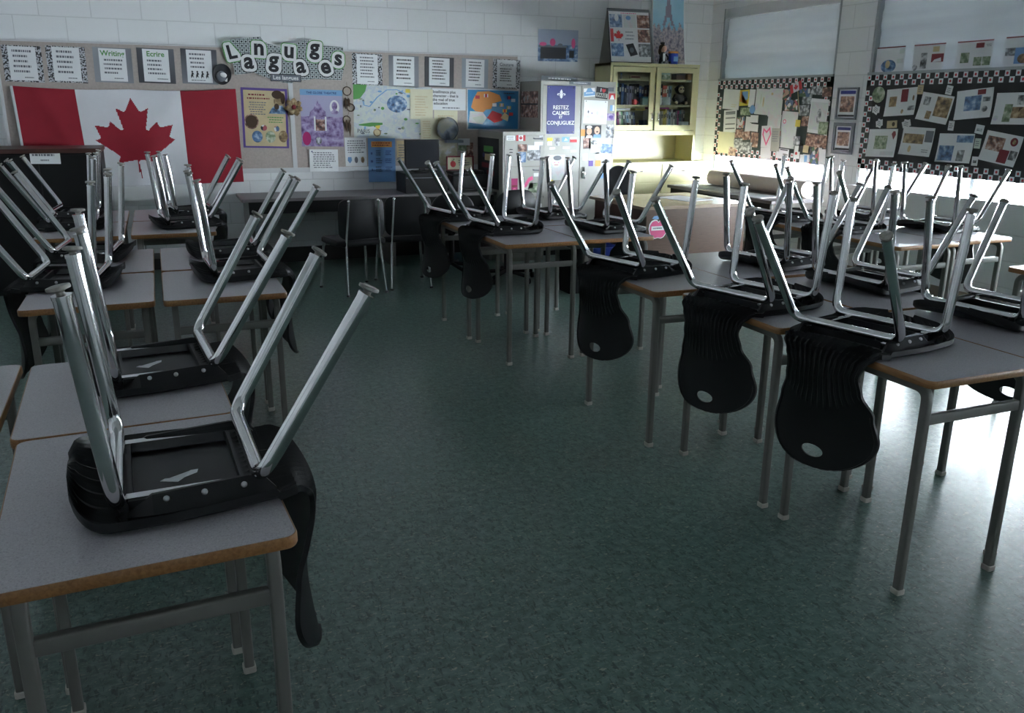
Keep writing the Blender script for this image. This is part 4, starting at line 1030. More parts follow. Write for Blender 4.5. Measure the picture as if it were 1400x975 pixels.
for v, lb in ((1.575, 'upper framed team photo with blue header on the pillar between the windows'), (1.261, 'lower framed team photo with grey mount on the pillar between the windows')):
    t = thing('framed_photo', lb, 'picture frame'); t.matrix_basis = frame('R', XR - .001, -6.44, v)
    w, h = .265, .285
    m = MB(); q = .018 if v > 1.5 else .032
    for a in ((-w / 2, w / 2, -h / 2, -h / 2 + q), (-w / 2, w / 2, h / 2 - q, h / 2), (-w / 2, -w / 2 + q, -h / 2 + q, h / 2 - q), (w / 2 - q, w / 2, -h / 2 + q, h / 2 - q)): m.box(*a, 0, .016, M_gink)
    m.build('moulding', t)
    sheet('photo_sheet', None, None, Matrix.Translation((0, 0, .004)), w - 2 * q, h - 2 * q, M_paper, [('r', .08, .84, .92, .96, M_blue), ('r', .12, .20, .88, .76, wm), ('r', .05, .03, .95, .10, M_ink)], parent=t)

# ---- storage locker, file cabinet, bookcase
t = thing('storage_locker', 'tall putty steel storage locker with two doors against the back wall', 'locker', (3.641, 8.15, 0))
W = .85; MB().box(0, W, .02, .54, .06, 1.775, M_cabside).box(.02, W - .02, .04, .5, 0, .06, M_black).box(0, W, 0, .02, 1.735, 1.775, M_cabgrey).box(0, W, 0, .02, .06, .10, M_cabgrey).box(0, .016, 0, .02, .1, 1.735, M_cabgrey).box(W - .016, W, 0, .02, .1, 1.735, M_cabgrey).build('carcass', t)
for x0, x1, hx in ((.018, .452, None), (.456, W - .018, .50)):
    d = MB().bevbox(x0, x1, 0, .02, .104, 1.731, .004, M_cabgrey).build('door', t)
    if hx:
        MB().bevbox(hx - .018, hx + .018, -.006, .002, .80, .92, .006, M_chrome).tube(fillet([(hx, -.004, .875), (hx, -.04, .87), (hx, -.04, .80)], .012), .008, M_chrome, 10).build('handle', d, 50)
def magnet(base, name, lb, cat, u, v, w, h, mt, ps=(), rot=0, th=.0014, grp=None): return sheet(name, lb, cat, frame('B', base - .0006, u, v, rot), w, h, mt, ps, th=th, group=grp)
YL = 8.15
FL = [(.5, 1.0), (.40, .80), (.36, .66), (.43, .52), (.30, .58), (.16, .56), (.10, .46), (.16, .36), (.26, .36), (.24, .43), (.18, .46), (.25, .50), (.34, .46), (.40, .36), (.30, .36), (.30, .30), (.40, .30), (.38, .16), (.44, .10), (.5, 0)]
FL = FL + [(1 - x, y) for x, y in reversed(FL[1:-1])]
magnet(YL, 'poster', 'blue poster reading RESTEZ CALMES ET CONJUGUEZ on the left locker door', 'poster', 3.866, 1.493, .316, .472, M_blue,
  [('p', [(.31 + x * .38, .73 + y * .20) for x, y in FL], M_paper), ('t', 'RESTEZ', .5, .515, .054, M_paper, .015), ('t', 'CALMES', .5, .40, .054, M_paper, .015), ('t', 'ET', .5, .325, .036, M_paper, .015), ('t', 'CONJUGUEZ', .5, .195, .053, M_paper, .015)] + [('e', x, y, .02, .012, M_chrome) for x in (.06, .94) for y in (.04, .96)])
GM = 'magnets and papers on the locker doors'
MG = [('magnet', 'blue cloud-shaped magnet at the top of the right locker door', 4.185, 1.668, .128, .084, M_paper, [('p', [(0, .1), (0, .55), (.2, .6), (.35, 1), (.65, 1), (.8, .6), (1, .55), (1, .15)], M_skyblue), ('l', .15, .3, .85, .6, 1, M_paper)], 4),
 ('magnet', 'black plate with a red heart and PARIS, top of the right locker door', 4.331, 1.665, .141, .112, M_ink, [('r', .03, .12, .97, .48, M_cabgrey), ('t', 'I', .38, .60, .045, M_paper, .03), ('p', [(.62, .50), (.46, .70), (.48, .86), (.56, .88), (.62, .80), (.68, .88), (.76, .86), (.78, .70)], M_pred), ('t', 'PARIS', .5, .16, .042, M_ink, .03)], -6),
 ('magnet', 'small dark magnet in the upper right corner of the right locker door', 4.434, 1.701, .067, .041, M_gink, [], 0),
 ('magnet', 'red and white arched magnet below the small dark one on the locker', 4.451, 1.632, .075, .06, M_pred, [('p', [(.15, 0), (.35, .7), (.65, .7), (.85, 0)], M_paper)], 0),
 ('magnet', 'pale blue slip magnet at the right edge of the locker', 4.456, 1.516, .049, .058, M_skyblue, [('r', .6, 0, 1, 1, M_paper)], 0),
 ('magnet', 'purple car picture magnet at the right edge of the locker', 4.446, 1.426, .09, .071, PH['purple'], [('e', .5, .5, .3, .25, M_purple)], 0),
 ('drawing', 'white sheet with faint coloured sketches on the right locker door', 4.262, 1.474, .275, .232, M_paper, [('e', .2, .5, .03, .06, M_gink), ('e', .35, .45, .02, .03, M_purple), ('e', .58, .46, .05, .08, PH['pale']), ('e', .2, .28, .08, .06, PH['pale']), ('e', .8, .3, .1, .09, PH['pale']), ('e', .9, .95, .02, .02, M_ink), ('e', .08, .95, .02, .02, M_ink)], -2),
 ('photo_print', 'photo of two laughing children on the right locker door', 4.242, 1.279, .19, .127, M_ink, [('e', .26, .52, .16, .30, M_skin), ('e', .26, .86, .17, .12, M_paper), ('e', .74, .58, .17, .32, M_skin), ('e', .75, .48, .07, .06, M_ink), ('p', [(.5, 0), (.55, .28), (.95, .28), (1, 0)], M_pblue), ('p', [(.05, 0), (.12, .2), (.42, .2), (.48, 0)], M_paper)], 0),
 ('note', 'orange note left of the laughing children photo on the locker', 4.127, 1.268, .052, .068, M_orange, [], 0),
 ('photo_print', 'black and white cartoon print at the right edge of the locker', 4.444, 1.281, .096, .133, bw, [], 0),
 ('photo_print', 'dark photo under the laughing children photo on the locker', 4.175, 1.161, .089, .11, wm, [], 3),
 ('drawing', 'grey portrait drawing under the laughing children photo on the locker', 4.261, 1.126, .133, .152, bb_ and M_cabgrey, [('e', .45, .78, .3, .14, bw), ('r', .2, .1, .8, .6, PH['map'])], -3),
 ('photo_print', 'grey-blue group photo at the right of the portrait drawing on the locker', 4.409, 1.104, .14, .093, bb_, [], -3),
 ('note', 'left white note below the portrait drawing on the locker', 4.159, 1.022, .058, .069, M_paper, [], 0),
 ('note', 'right white note below the portrait drawing on the locker', 4.312, 1.038, .069, .06, M_paper, [], 6),
 ('note', 'purple note on the right locker door', 4.228, .961, .053, .07, M_purple, [('r', 0, .85, 1, 1, M_paper)], 0),
 ('note', 'orange note beside the purple one on the right locker door', 4.313, .955, .064, .06, M_orange, [], 0),
 ('note', 'pale blue note low on the right locker door', 4.372, .83, .054, .066, M_skyblue, [], 0),
 ('note', 'yellow note under the blue poster on the left locker door', 3.748, 1.203, .061, .031, M_yel, [], 0),
 ('note', 'white note under the yellow one on the left locker door', 3.749, 1.162, .051, .04, M_paper, [], 0),
 ('magnet', 'grey playing card magnet under the blue poster', 3.832, 1.178, .056, .081, bw, [], 0),
 ('magnet', 'blue magnet with a white bird under the blue poster', 3.926, 1.202, .082, .05, M_skyblue, [('p', [(.3, .2), (.5, .8), (.85, .3)], M_paper)], 0),
 ('magnet', 'red and white magnet under the right corner of the blue poster', 4.017, 1.197, .078, .05, M_pred, [('r', 0, .6, 1, 1, PH['pale'])], 0),
 ('magnet', 'first white word strip on the left locker door', 3.778, 1.113, .066, .023, M_paper, [], 4),
 ('magnet', 'second white word strip on the left locker door', 3.937, 1.118, .078, .027, M_paper, [], 0),
 ('magnet', 'cream word strip on the left locker door', 4.021, 1.083, .068, .023, M_cream, [], 0),
 ('drawing', 'pale pink drawing of a dark-haired child on the left locker door', 3.826, .919, .196, .256, PH['pale'], [('e', .5, .72, .27, .22, M_paper), ('e', .56, .88, .24, .10, M_gink), ('e', .40, .70, .03, .02, M_pink), ('e', .64, .70, .03, .02, M_pink), ('r', .38, .60, .62, .62, M_pred)], 0),
 ('note', 'small yellow note at the bottom of the left locker door', 3.773, .776, .041, .041, M_yel, [], 0)]
for n, lb, u, v, w, h, mt, ps, a in MG: magnet(YL, n, lb, n.replace('_print', ''), u, v, w, h, mt, ps, a, grp=GM)
for u, v, w, lb, s in ((3.864, 1.797, .40, 'long dark name plate standing on top of the locker', 'EXPRESS - ZONE'), (4.075, 1.757, .241, 'short dark name plate on the front top edge of the locker', 'EN ZONE')):
    sheet('name_plate', lb, 'sign', frame('B', YL + (.05 if w > .3 else -.001), u, v, -2), w, .042 if w > .3 else .03, M_gink, [('l', .16, .15, .86, .85, 1, M_paper)], th=.006)
o = sheet('photo_print', 'dark group photo on the left side of the locker', 'photo', frame('R', 3.640, -8.44, 1.545), .44, .26, wm, [('r', 0, .48, 1, .54, M_ink), ('e', .2, .7, .06, .1, M_cabgrey), ('e', .4, .75, .06, .1, M_cabgrey)])
t = thing('file_cabinet', 'putty steel four-drawer file cabinet covered with magnets, left of the locker', 'file cabinet', (3.154, 7.95, 0))
W = .456; MB().box(0, W, .015, .70, .0, 1.285, M_cabside).box(0, W, 0, .015, 1.255, 1.285, M_cabgrey).box(0, .012, 0, .015, 0, 1.255, M_cabgrey).box(W - .012, W, 0, .015, 0, 1.255, M_cabgrey).build('carcass', t)
for z0, z1 in ((.955, 1.25), (.65, .945), (.345, .64), (.04, .335)):
    d = MB().bevbox(.014, W - .014, -.003, .015, z0, z1, .004, M_cabgrey).build('drawer', t)
    MB().box(.33, .425, -.007, -.003, z1 - .095, z1 - .06, M_paper).build('label_holder', d)
    MB().tube(fillet([(.325, -.003, z1 - .028), (.325, -.022, z1 - .030), (.395, -.022, z1 - .034), (.395, -.003, z1 - .034)], .008), .006, M_gink, 8).build('handle', d, 50)
YC = 7.945
CM = [('magnet', 'little maple leaf flag magnet on the top file drawer', 3.339, 1.226, .099, .056, M_paper, [('r', 0, 0, .25, 1, M_pred), ('r', .75, 0, 1, 1, M_pred), ('p', [(.5 + x * .5, .5 + y) for x, y in LEAF], M_pred)]),
 ('note', 'white card with scribbles on the top left of the file cabinet', 3.232, 1.227, .09, .046, M_paper, [('l', .1, .1, .9, .9, 2, M_gink)]),
 ('magnet', 'small grey magnet in the top right corner of the file cabinet', 3.559, 1.228, .037, .042, bw, []),
 ('photo_print', 'reddish brown photo on the top file drawer', 3.358, 1.131, .094, .07, wm, []),
 ('photo_print', 'black and white street photo under a blank white card on the file cabinet', 3.483, 1.082, .143, .148, bw, [('r', .02, .68, .9, 1, M_paper)]),
 ('photo_print', 'light blue photo on the lower part of the top file drawer', 3.354, 1.041, .084, .099, bb_, []),
 ('magnet', 'black moustache magnets on the left of the file cabinet', 3.236, 1.104, .047, .051, M_cabgrey, [('p', [(0, .65), (.3, .9), (.5, .8), (.7, .9), (1, .65), (.7, .7), (.5, .66), (.3, .7)], M_ink), ('p', [(0, .1), (.3, .35), (.5, .25), (.7, .35), (1, .1), (.7, .15), (.5, .11), (.3, .15)], M_ink)]),
 ('magnet', 'dark magenta picture on the second file drawer', 3.276, .762, .068, .149, M_mag, [('r', .1, .45, .9, .55, M_dkred), ('e', .5, .25, .3, .12, M_pink)]),
 ('magnet', 'bright pink feather magnet on the second file drawer', 3.429, .799, .101, .115, M_cabgrey, [('p', [(0, 0), (.1, .4), (.45, .85), (.9, 1), (1, .7), (.6, .55), (.3, .1)], M_pink)]),
 ('photo_print', 'brownish photo on the right of the second file drawer', 3.483, .74, .102, .097, PH['green'], [])]
for n, lb, u, v, w, h, mt, ps in CM: magnet(YC, n, lb, n.replace('_print', ''), u, v, w, h, mt, ps, grp='magnets and photos on the file cabinet')
sheet('poster', 'dark poster with coloured shapes on the left side of the file cabinet', 'poster', frame('R', 3.153, -8.36, .965), .60, .50, M_ink,
  [('r', .30, .72, .75, .84, M_green), ('r', .35, .55, .7, .68, M_tan_p), ('r', .20, .40, .55, .50, M_dkred), ('r', .45, .26, .8, .36, M_dkred), ('e', .3, .65, .06, .05, M_blue)], th=.004)

t = thing('bookcase', 'cream steel bookcase with two glass doors and drawers in the back corner', 'bookcase', (4.52, 8.33, 0))
W, D, Z0, Z1 = 1.105, .36, 1.245, 1.975
c = MB()
c.box(0, .028, 0, D, .955, Z1, M_bookcase).box(W - .028, W, 0, D, .955, Z1, M_bookcase).box(0, W, D - .012, D, .955, Z1, M_bookcase).box(0, W, -.004, D, Z1 - .03, Z1 + .002, M_bookcase)
c.box(.028, W - .028, .002, D - .012, Z0 - .012, Z0 + .035, M_bookcase).box(W / 2 - .012, W / 2 + .012, .022, .05, Z0 + .035, Z1 - .03, M_bookcase)
c.build('hutch', t)
MB().box(-.02, W + .10, -.16, D, .02, .955, M_bookcase).box(.0, W + .08, -.14, D - .02, 0, .02, M_black).build('base_cabinet', t)
for z in (1.532, 1.80): MB().box(.028, W - .028, .03, D - .012, z, z + .018, M_bookcase).build('shelf', t)
for s in (0, 1):
    x0 = .030 + s * (W / 2 - .016); x1 = x0 + W / 2 - .044
    m = MB(); q = .055
    for a in ((x0, x1, Z0 + .04, Z0 + .04 + q), (x0, x1, Z1 - .04 - q * .9, Z1 - .036), (x0, x0 + q, Z0 + .04 + q, Z1 - .04 - q * .9), (x1 - q, x1, Z0 + .04 + q, Z1 - .04 - q * .9)): m.box(a[0], a[1], -.006, .016, a[2], a[3], M_bookcase)
    d = m.build('glass_door', t)
    MB().box(x0 + q, x1 - q, .006, .009, Z0 + .04 + q, Z1 - .04 - q * .9, M_cabglass).build('pane', d)
    hx = x1 - .026 if s == 0 else x0 + .026
    MB().tube(fillet([(hx, -.006, 1.46), (hx, -.034, 1.46), (hx, -.034, 1.40), (hx, -.006, 1.38)], .012), .008, M_chrome, 10).build('handle', d, 50)
for s in (0, 1):
    x0 = -.005 + s * .60
    d = MB().bevbox(x0, x0 + .585, -.168, -.16, .74, .935, .004, M_bookcase).build('drawer', t)
    MB().tube(fillet([(x0 + .24, -.168, .86), (x0 + .24, -.195, .86), (x0 + .35, -.195, .86), (x0 + .35, -.168, .86)], .01), .006, M_chrome, 8).build('handle', d, 50)
    MB().bevbox(x0, x0 + .585, -.168, -.16, .05, .73, .004, M_bookcase).build('lower_door', t)
# books and small things behind the glass
BCOL = {'black': (.02, .02, .022), 'navy': (.03, .05, .14), 'blue': (.08, .16, .38), 'pale green': (.34, .52, .44), 'lavender': (.36, .36, .52), 'grey': (.25, .26, .28), 'dark grey': (.08, .085, .09), 'dark green': (.03, .09, .06), 'brown': (.16, .08, .05),
 'orange': (.70, .34, .10), 'red': (.50, .06, .04), 'white': (.72, .72, .72), 'light blue': (.35, .50, .66), 'pink': (.62, .20, .36), 'yellow': (.72, .58, .14), 'cream': (.66, .62, .50), 'magenta': (.42, .06, .25), 'green': (.16, .34, .16), 'teal': (.08, .28, .32)}
BM = {k: plain('cover_' + k.replace(' ', '_'), c, .5, var=.1) for k, c in BCOL.items()}
def book(lb, x, y, z, w, h, d, col, grp, lean=0):
    m = MB(); Tm = Matrix.Rotation(RAD(lean), 4, 'Y')
    m.box(0, w, 0, .003, 0, h, BM[col], Tm).box(0, .002, .003, d, 0, h, BM[col], Tm).box(w - .002, w, .003, d, 0, h, BM[col], Tm).box(.002, w - .002, .003, d - .004, .003, h - .003, M_cream, Tm)
    m.box(w * .2, w * .8, -.0006, 0, h * .62, h * .82, BM['cream' if col in ('black', 'navy', 'blue', 'dark grey', 'dark green', 'brown', 'red') else 'dark grey'], Tm)
    o = m.build('book', loc=(x, y, z)); return tag(o, lb, 'book', grp)
def row(where, grp, cols, x0, x1, z, hmin, hmax, y=8.45, lean=0):
    n = len(cols); wd_ = (x1 - x0) / n
    for i, cname in enumerate(cols):
        h = rd.uniform(hmin, hmax); w = wd_ * rd.uniform(.82, .97)
        ln = lean
        book('%s book, %s from the left on the %s' % (cname, ORD[i], where), x0 + i * wd_, y + rd.uniform(-.004, .012), z, w, h, .17, cname, grp, ln)
row('middle shelf behind the left glass door', 'books behind the left glass door, middle shelf', ['dark green', 'black', 'pale green', 'pale green', 'black', 'blue', 'navy', 'lavender', 'lavender', 'grey', 'dark grey', 'black', 'blue', 'navy', 'brown'], 4.575, 5.045, 1.551, .19, .225)
row('bottom shelf behind the left glass door', 'books behind the left glass door, bottom shelf', ['cream', 'light blue', 'white', 'pink', 'navy', 'magenta', 'cream', 'green', 'dark grey', 'grey', 'light blue', 'white', 'black', 'navy'], 4.575, 4.93, 1.281, .19, .20, lean=-7)
row('middle shelf behind the right glass door', 'books behind the right glass door, middle shelf', ['navy', 'blue', 'orange', 'cream', 'black', 'red', 'red', 'white', 'light blue'], 5.11, 5.36, 1.551, .19, .225)
row('bottom shelf behind the right glass door', 'books behind the right glass door, bottom shelf', ['white', 'pale green', 'white', 'green', 'white', 'cream', 'yellow', 'yellow', 'white', 'light blue', 'white', 'white', 'grey', 'magenta', 'teal', 'grey', 'dark grey'], 5.11, 5.56, 1.281, .19, .225)
book('white book lying flat on the leaning books, bottom left shelf', 4.60, 8.44, 1.493, .24, .022, .15, 'white', None); book('yellow book lying flat at the right of the bottom left shelf', 4.90, 8.44, 1.493, .13, .018, .15, 'yellow', None)
book('magenta book lying flat on the bottom right shelf row', 5.12, 8.45, 1.508, .22, .018, .15, 'magenta', None)
def mug(lb, x, y, z, r_, h, mt, hs=1):
    t = thing('mug', lb, 'mug', (x, y, z))
    MB().lathe([(r_ * .8, 0), (r_, .004), (r_, h), (r_ * .9, h), (r_ * .88, .008)], mt, n=20).build('body', t, 40)
    MB().tube([(hs * (r_ + .022 * SIN(PI * k / 8)), 0, h * (.25 + .5 * k / 8)) for k in range(9)], .005, mt, 8).build('handle', t, 60)
mug('left large white mug on the middle right shelf of the bookcase', 5.160, 8.40, 1.551, .042, .10, M_paper)
mug('right patterned white mug on the middle right shelf of the bookcase', 5.262, 8.40, 1.551, .044, .085, PH['pale'])
mug('small red and white cup on the middle left shelf of the bookcase', 4.862, 8.40, 1.551, .024, .055, M_pred)
def tin(name, lb, cat, x, y, z, w, d, h, mt, mt2):
    t = thing(name, lb, cat, (x, y, z)); MB().bevbox(-w / 2, w / 2, -d / 2, d / 2, 0, h * .8, .004, mt).build('body', t); MB().bevbox(-w / 2 - .002, w / 2 + .002, -d / 2 - .002, d / 2 + .002, h * .8, h, .004, mt2).build('lid', t)
tin('gift_box', 'pale green box on the middle left shelf of the bookcase', 'box', 4.985, 8.40, 1.551, .07, .06, .085, BM['pale green'], BM['teal'])
tin('gift_box', 'white box in front of the books, bottom right shelf of the bookcase', 'box', 5.52, 8.40, 1.281, .11, .07, .095, M_paper, M_paper)
tin('gift_box', 'green flat box on the top right shelf of the bookcase', 'box', 5.20, 8.42, 1.819, .16, .10, .065, PH['green'], BM['pale green'])
tin('gift_box', 'orange box on the top right shelf of the bookcase', 'box', 5.545, 8.42, 1.819, .075, .10, .065, BM['orange'], BM['orange'])
tin('gift_box', 'dark brown box on the top right shelf of the bookcase', 'box', 5.42, 8.42, 1.819, .12, .10, .06, BM['brown'], BM['dark grey'])
tin('gift_box', 'navy box at the right end of the bottom left shelf', 'box', 5.005, 8.42, 1.281, .07, .10, .11, BM['navy'], BM['navy'])
o = MB().bevbox(-.07, .07, -.01, .01, 0, .036, .006, M_tan_p).box(-.055, .055, -.0108, -.01, .012, .026, M_dkred).build('wooden_sign', loc=(4.86, 8.40, 1.819)); tag(o, 'small wooden sign on the top left shelf of the bookcase', 'sign')
def figurine(lb, x, y, z, h, body, head):
    t = thing('figurine', lb, 'figurine', (x, y, z))
    MB().lathe([(h * .22, 0), (h * .24, h * .08), (h * .16, h * .35), (h * .19, h * .55), (h * .08, h * .70)], body, n=14).build('body', t, 50)
    MB().ball((0, 0, h * .82), h * .18, head, 12).build('head', t, 60)
figurine('small grey figurine at the left of the top left shelf', 4.625, 8.40, 1.819, .05, M_gink, M_gink)
figurine('small white figurine beside the grey one on the top left shelf', 4.69, 8.40, 1.819, .06, M_cabgrey, M_skyblue)
figurine('brown figurine in front of the books, middle left shelf', 4.655, 8.40, 1.551, .11, M_brown, M_tan_p)
figurine('brown figurine in front of the leaning books, bottom left shelf', 4.80, 8.40, 1.281, .085, M_brown, PH['warm'])
figurine('tan figurine in front of the leaning books, bottom left shelf', 4.91, 8.40, 1.281, .08, M_tan_p, M_brown)
t = thing('model_tower', 'small grey lattice tower model on the middle left shelf of the bookcase', 'model', (4.765, 8.41, 1.5545))
m = MB()
for sx in (-1, 1):
    for sy in (-1, 1): m.tube([(sx * .026, sy * .026, 0), (sx * .014, sy * .014, .04), (sx * .004, sy * .004, .10), (0, 0, .145)], .003, M_gink, 6)
m.box(-.018, .018, -.018, .018, .036, .041, M_gink).box(-.009, .009, -.009, .009, .072, .076, M_gink); m.build('tower', t)
t = thing('toy_monkey', 'black plush monkey with a pale face on the middle right shelf', 'toy', (5.46, 8.455, 1.5575))
MB().ball((0, 0, .065), .06, M_fur, 14, (1, .8, 1.05)).build('body', t, 60)
hd = MB().ball((0, -.01, .160), .052, M_fur, 14).build('head', t, 60)
MB().ball((0, -.045, .158), .036, M_tan_p, 14, (1.1, .5, 1)).ball((-.016, -.062, .166), .009, M_ink, 8).ball((.016, -.062, .166), .009, M_ink, 8).build('face', hd, 60)
for s in (-1, 1):
    MB().ball((s * .055, -.005, .165), .018, M_fur, 10, (.5, .6, 1)).build('ear', hd, 60)
    MB().tube([(s * .05, 0, .10), (s * .085, -.02, .06), (s * .06, -.045, .03)], .016, M_fur, 10).build('arm', t, 60)
    MB().tube([(s * .03, -.02, .03), (s * .06, -.045, .015)], .02, M_fur, 10).ball((s * .064, -.05, .018), .02, M_tan_p, 10).build('leg', t, 60)

# ---- things on top of the bookcase
t = thing('presentation_easel', 'folding tabletop flip chart with nine pictures on top of the bookcase', 'flip chart', (4.80, 8.50, 1.977), RAD(-4))
tilt = Matrix.Translation((0, -.12, 0)) @ Matrix.Rotation(RAD(90 - 14), 4, 'X')
w, h = .49, .56
g = [('r', .02, .02, .98, .98, M_paper), ('r', .0, .955, 1, 1, M_gink)]
im = [bb_, PH['pale'], wm, None, None, wm, bb_, None, bw]
for k in range(9):
    cx, cy = .04 + .325 * (k % 3), .66 - .27 * (k // 3)
    if k == 3: g += [('r', cx, cy, cx + .07, cy + .24, M_pred), ('p', [(cx + .19 + x * .30, cy + .12 + y * .24) for x, y in LEAF], M_pred)]
    elif k == 4: g += [('l', cx + .02, cy + .03, cx + .28, cy + .22, 3, M_greyblue)]
    elif k == 7: g += [('p', [(cx + .02, cy + .22), (cx + .20, cy + .25), (cx + .30, cy + .04), (cx + .12, cy + .0)], M_ink), ('e', cx + .16, cy + .12, .05, .05, M_gink)]
    else: g += [('r', cx, cy, cx + .29, cy + .24, im[k])]
g += [('e', .2, .84, .05, .07, M_paper), ('e', .48, .84, .06, .04, M_pblue), ('l', .3, .91, .75, .94, 1, M_pink)]
sheet('front_sheet', None, None, tilt @ Matrix.Translation((0, h / 2, .003)), w, h, M_ink, g, parent=t, th=.004)
m = MB(); m.box(-w / 2, w / 2, -h / 2, h / 2, -.004, 0, M_cabgrey); o = m.build('back_panel', t); o.matrix_basis = Matrix.Translation((0, .165, 0)) @ Matrix.Rotation(RAD(90 + 16), 4, 'X') @ Matrix.Translation((0, h / 2, 0))
MB().cyl((-w / 2, .013, h * .972), (w / 2, .013, h * .972), .008, M_gink, 10).build('spine', t)
t = thing('tall_poster', 'tall curled poster of a lattice tower over city roofs, leaning behind the bookcase top', 'poster', (5.375, 8.60, 1.978))
m = MB(); W, Hh = .42, 1.0; NX, NZ = 30, 60; vs = []; ff = {}
prof = lambda z: (-.09 * (1 - z / Hh) ** 2.2 + .06)
for j in range(NZ + 1):
    for i in range(NX + 1):
        a, b = i / NX - .5, j / NZ
        vs.append((a * W + .0, prof(b * Hh) - .03 * (2 * a) ** 2 * (1 - b), b * Hh))
tower = [(-.20, .42), (-.155, .455), (-.10, .55), (-.055, .68), (-.03, .80), (-.012, .95), (0, 1.0), (.012, .95), (.03, .80), (.055, .68), (.10, .55), (.155, .455), (.20, .42), (.10, .42), (.05, .50), (-.05, .50), (-.10, .42)]
tower = [(x * .9 + .02, y) for x, y in tower]
for j in range(NZ):
    for i in range(NX):
        a, b = (i + .5) / NX - .5, (j + .5) / NZ
        sky = .40 + .03 * SIN(a * 40) + .02 * SIN(a * 17 + 1)
        mt = 'w' if abs(a) > .47 or b < .015 else ('t' if inside(a, b, tower) else ('s' if b > sky else 'c'))
        q = j * (NX + 1) + i; ff.setdefault(mt, []).append((q, q + 1, q + NX + 2, q + NX + 1))
m.add(vs, ff['s'], PH['aqua'])
for k_, mt in (('c', PH['city']), ('t', plain('print_tower_mauve', (.30, .26, .36), .6)), ('w', M_paper)):
    for f_ in ff.get(k_, []): m.f.append(f_); m.m.append(m.mi(mt))
o = m.build('printed_sheet', t, 60); md = o.modifiers.new('paper', 'SOLIDIFY'); md.thickness = .001
t = thing('doll', 'brown-haired doll in a black and white outfit sitting on the bookcase', 'doll', (5.20, 8.42, 1.978))
MB().loft([[(s * COS(2 * PI * k / 12), s * .7 * SIN(2 * PI * k / 12), z) for k in range(12)] for s, z in ((.045, 0), (.04, .05), (.028, .085), (.034, .11), (.012, .125))], M_ink).build('dress', t, 50)
MB().box(-.012, .012, -.036, -.022, .03, .11, M_paper).build('blouse_front', t)
hd = MB().ball((.005, -.005, .158), .036, M_skin, 14).build('head', t, 60)
MB().ball((-.002, .008, .168), .041, M_brown, 14, (1, .9, .95)).ball((-.03, .01, .135), .022, M_brown, 10, (.8, 1, 1.8)).ball((-.005, .005, .215), .018, M_ink, 10, (1.6, 1, .8)).build('hair', hd, 60)
for s in (-1, 1):
    MB().tube([(s * .03, -.01, .105), (s * .05, -.03, .07), (s * .035, -.05, .05)], .009, M_ink, 8).build('arm', t, 60)
    MB().tube([(s * .02, -.03, .012), (s * .032, -.085, .012)], .012, M_paper, 8).ball((s * .034, -.095, .014), .014, M_ink, 8).build('leg', t, 60)
t = thing('tin_can', 'blue printed tin with an orange rim beside the doll', 'tin', (5.335, 8.42, 1.978))
MB().lathe([(.05, 0), (.052, .004), (.052, .112), (.048, .115)], M_binblue, n=22).box(-.025, .03, -.0535, -.05, .03, .08, M_skyblue).build('can', t, 40)
MB().lathe([(.05, .113), (.054, .116), (.054, .132), (.046, .134)], M_orange, n=22).build('lid', t, 40)

# ---- counter with its things
t = thing('counter_table', 'long dark counter table along the back wall under the tack board', 'table', (.67, 8.05, 0))
L = 2.46
MB().bevbox(0, L, 0, .62, .672, .70, .006, M_counter).build('top', t)
MB().box(.06, L - .02, .035, .055, .56, .672, M_black).build('apron', t)
MB().box(.06, .10, .06, .60, 0, .672, M_leg).build('leg', t); MB().box(L - .06, L - .02, .06, .60, 0, .672, M_leg).build('leg', t); MB().box(L * .56, L * .56 + .04, .06, .60, 0, .672, M_leg).build('leg', t)
t = thing('monitor', 'black flat monitor standing on the dark box on the counter', 'monitor', (2.43, 8.30, .895))
MB().bevbox(-.175, .175, -.02, .02, .03, .31, .008, M_black).build('housing', t)
MB().box(-.158, .158, -.0215, -.0195, .05, .295, M_screen).build('screen', t)
MB().box(-.03, .03, -.005, .02, .008, .08, M_black).build('neck', t); MB().bevbox(-.10, .10, -.08, .08, 0, .012, .02, M_black).build('base', t)
t = thing('computer_case', 'black flat computer case with one white button under the monitor', 'computer', (2.425, 8.31, .70))
MB().bevbox(-.215, .215, -.17, .18, 0, .193, .008, M_black).box(-.205, .205, -.174, -.17, .145, .150, M_gink).build('case', t)
MB().cyl((.12, -.17, .11), (.12, -.178, .11), .016, M_paper, 16).build('button', t, 40)
t = thing('printer', 'black printer on the counter left of the file cabinet', 'printer', (2.90, 8.34, .70))
MB().bevbox(-.20, .20, -.17, .17, 0, .16, .02, M_black).build('body', t); MB().bevbox(-.17, .17, -.10, .14, .16, .195, .02, M_vinyl).build('lid', t); MB().box(-.13, .13, -.26, -.16, .03, .037, M_vinyl).build('paper_tray', t)
t = thing('plaque', 'framed plaque with a red apple standing on the black printer', 'plaque', (2.86, 8.40, .896))
sheet('face', None, None, Matrix.Translation((0, 0, .07)) @ Matrix.Rotation(RAD(82), 4, 'X'), .27, .125, M_cream, [('e', .22, .42, .11, .25, M_pred), ('p', [(.22, .66), (.26, .86), (.30, .80)], M_green), ('l', .42, .25, .92, .8, 3, M_gink)], parent=t, th=.004)
m = MB()
for a in ((-.145, .145, .0, .012), (-.145, .145, .128, .14), (-.145, -.133, .012, .128), (.133, .145, .012, .128)): m.box(a[0], a[1], -.012 + .0, .006, a[2], a[3], M_dkred)
m.build('moulding', t)
t = thing('counter_chair', 'black padded chair with chrome legs at the counter, left of the pair', 'chair', (1.475, 7.15, 0), RAD(12), 'padded chairs at the counter')
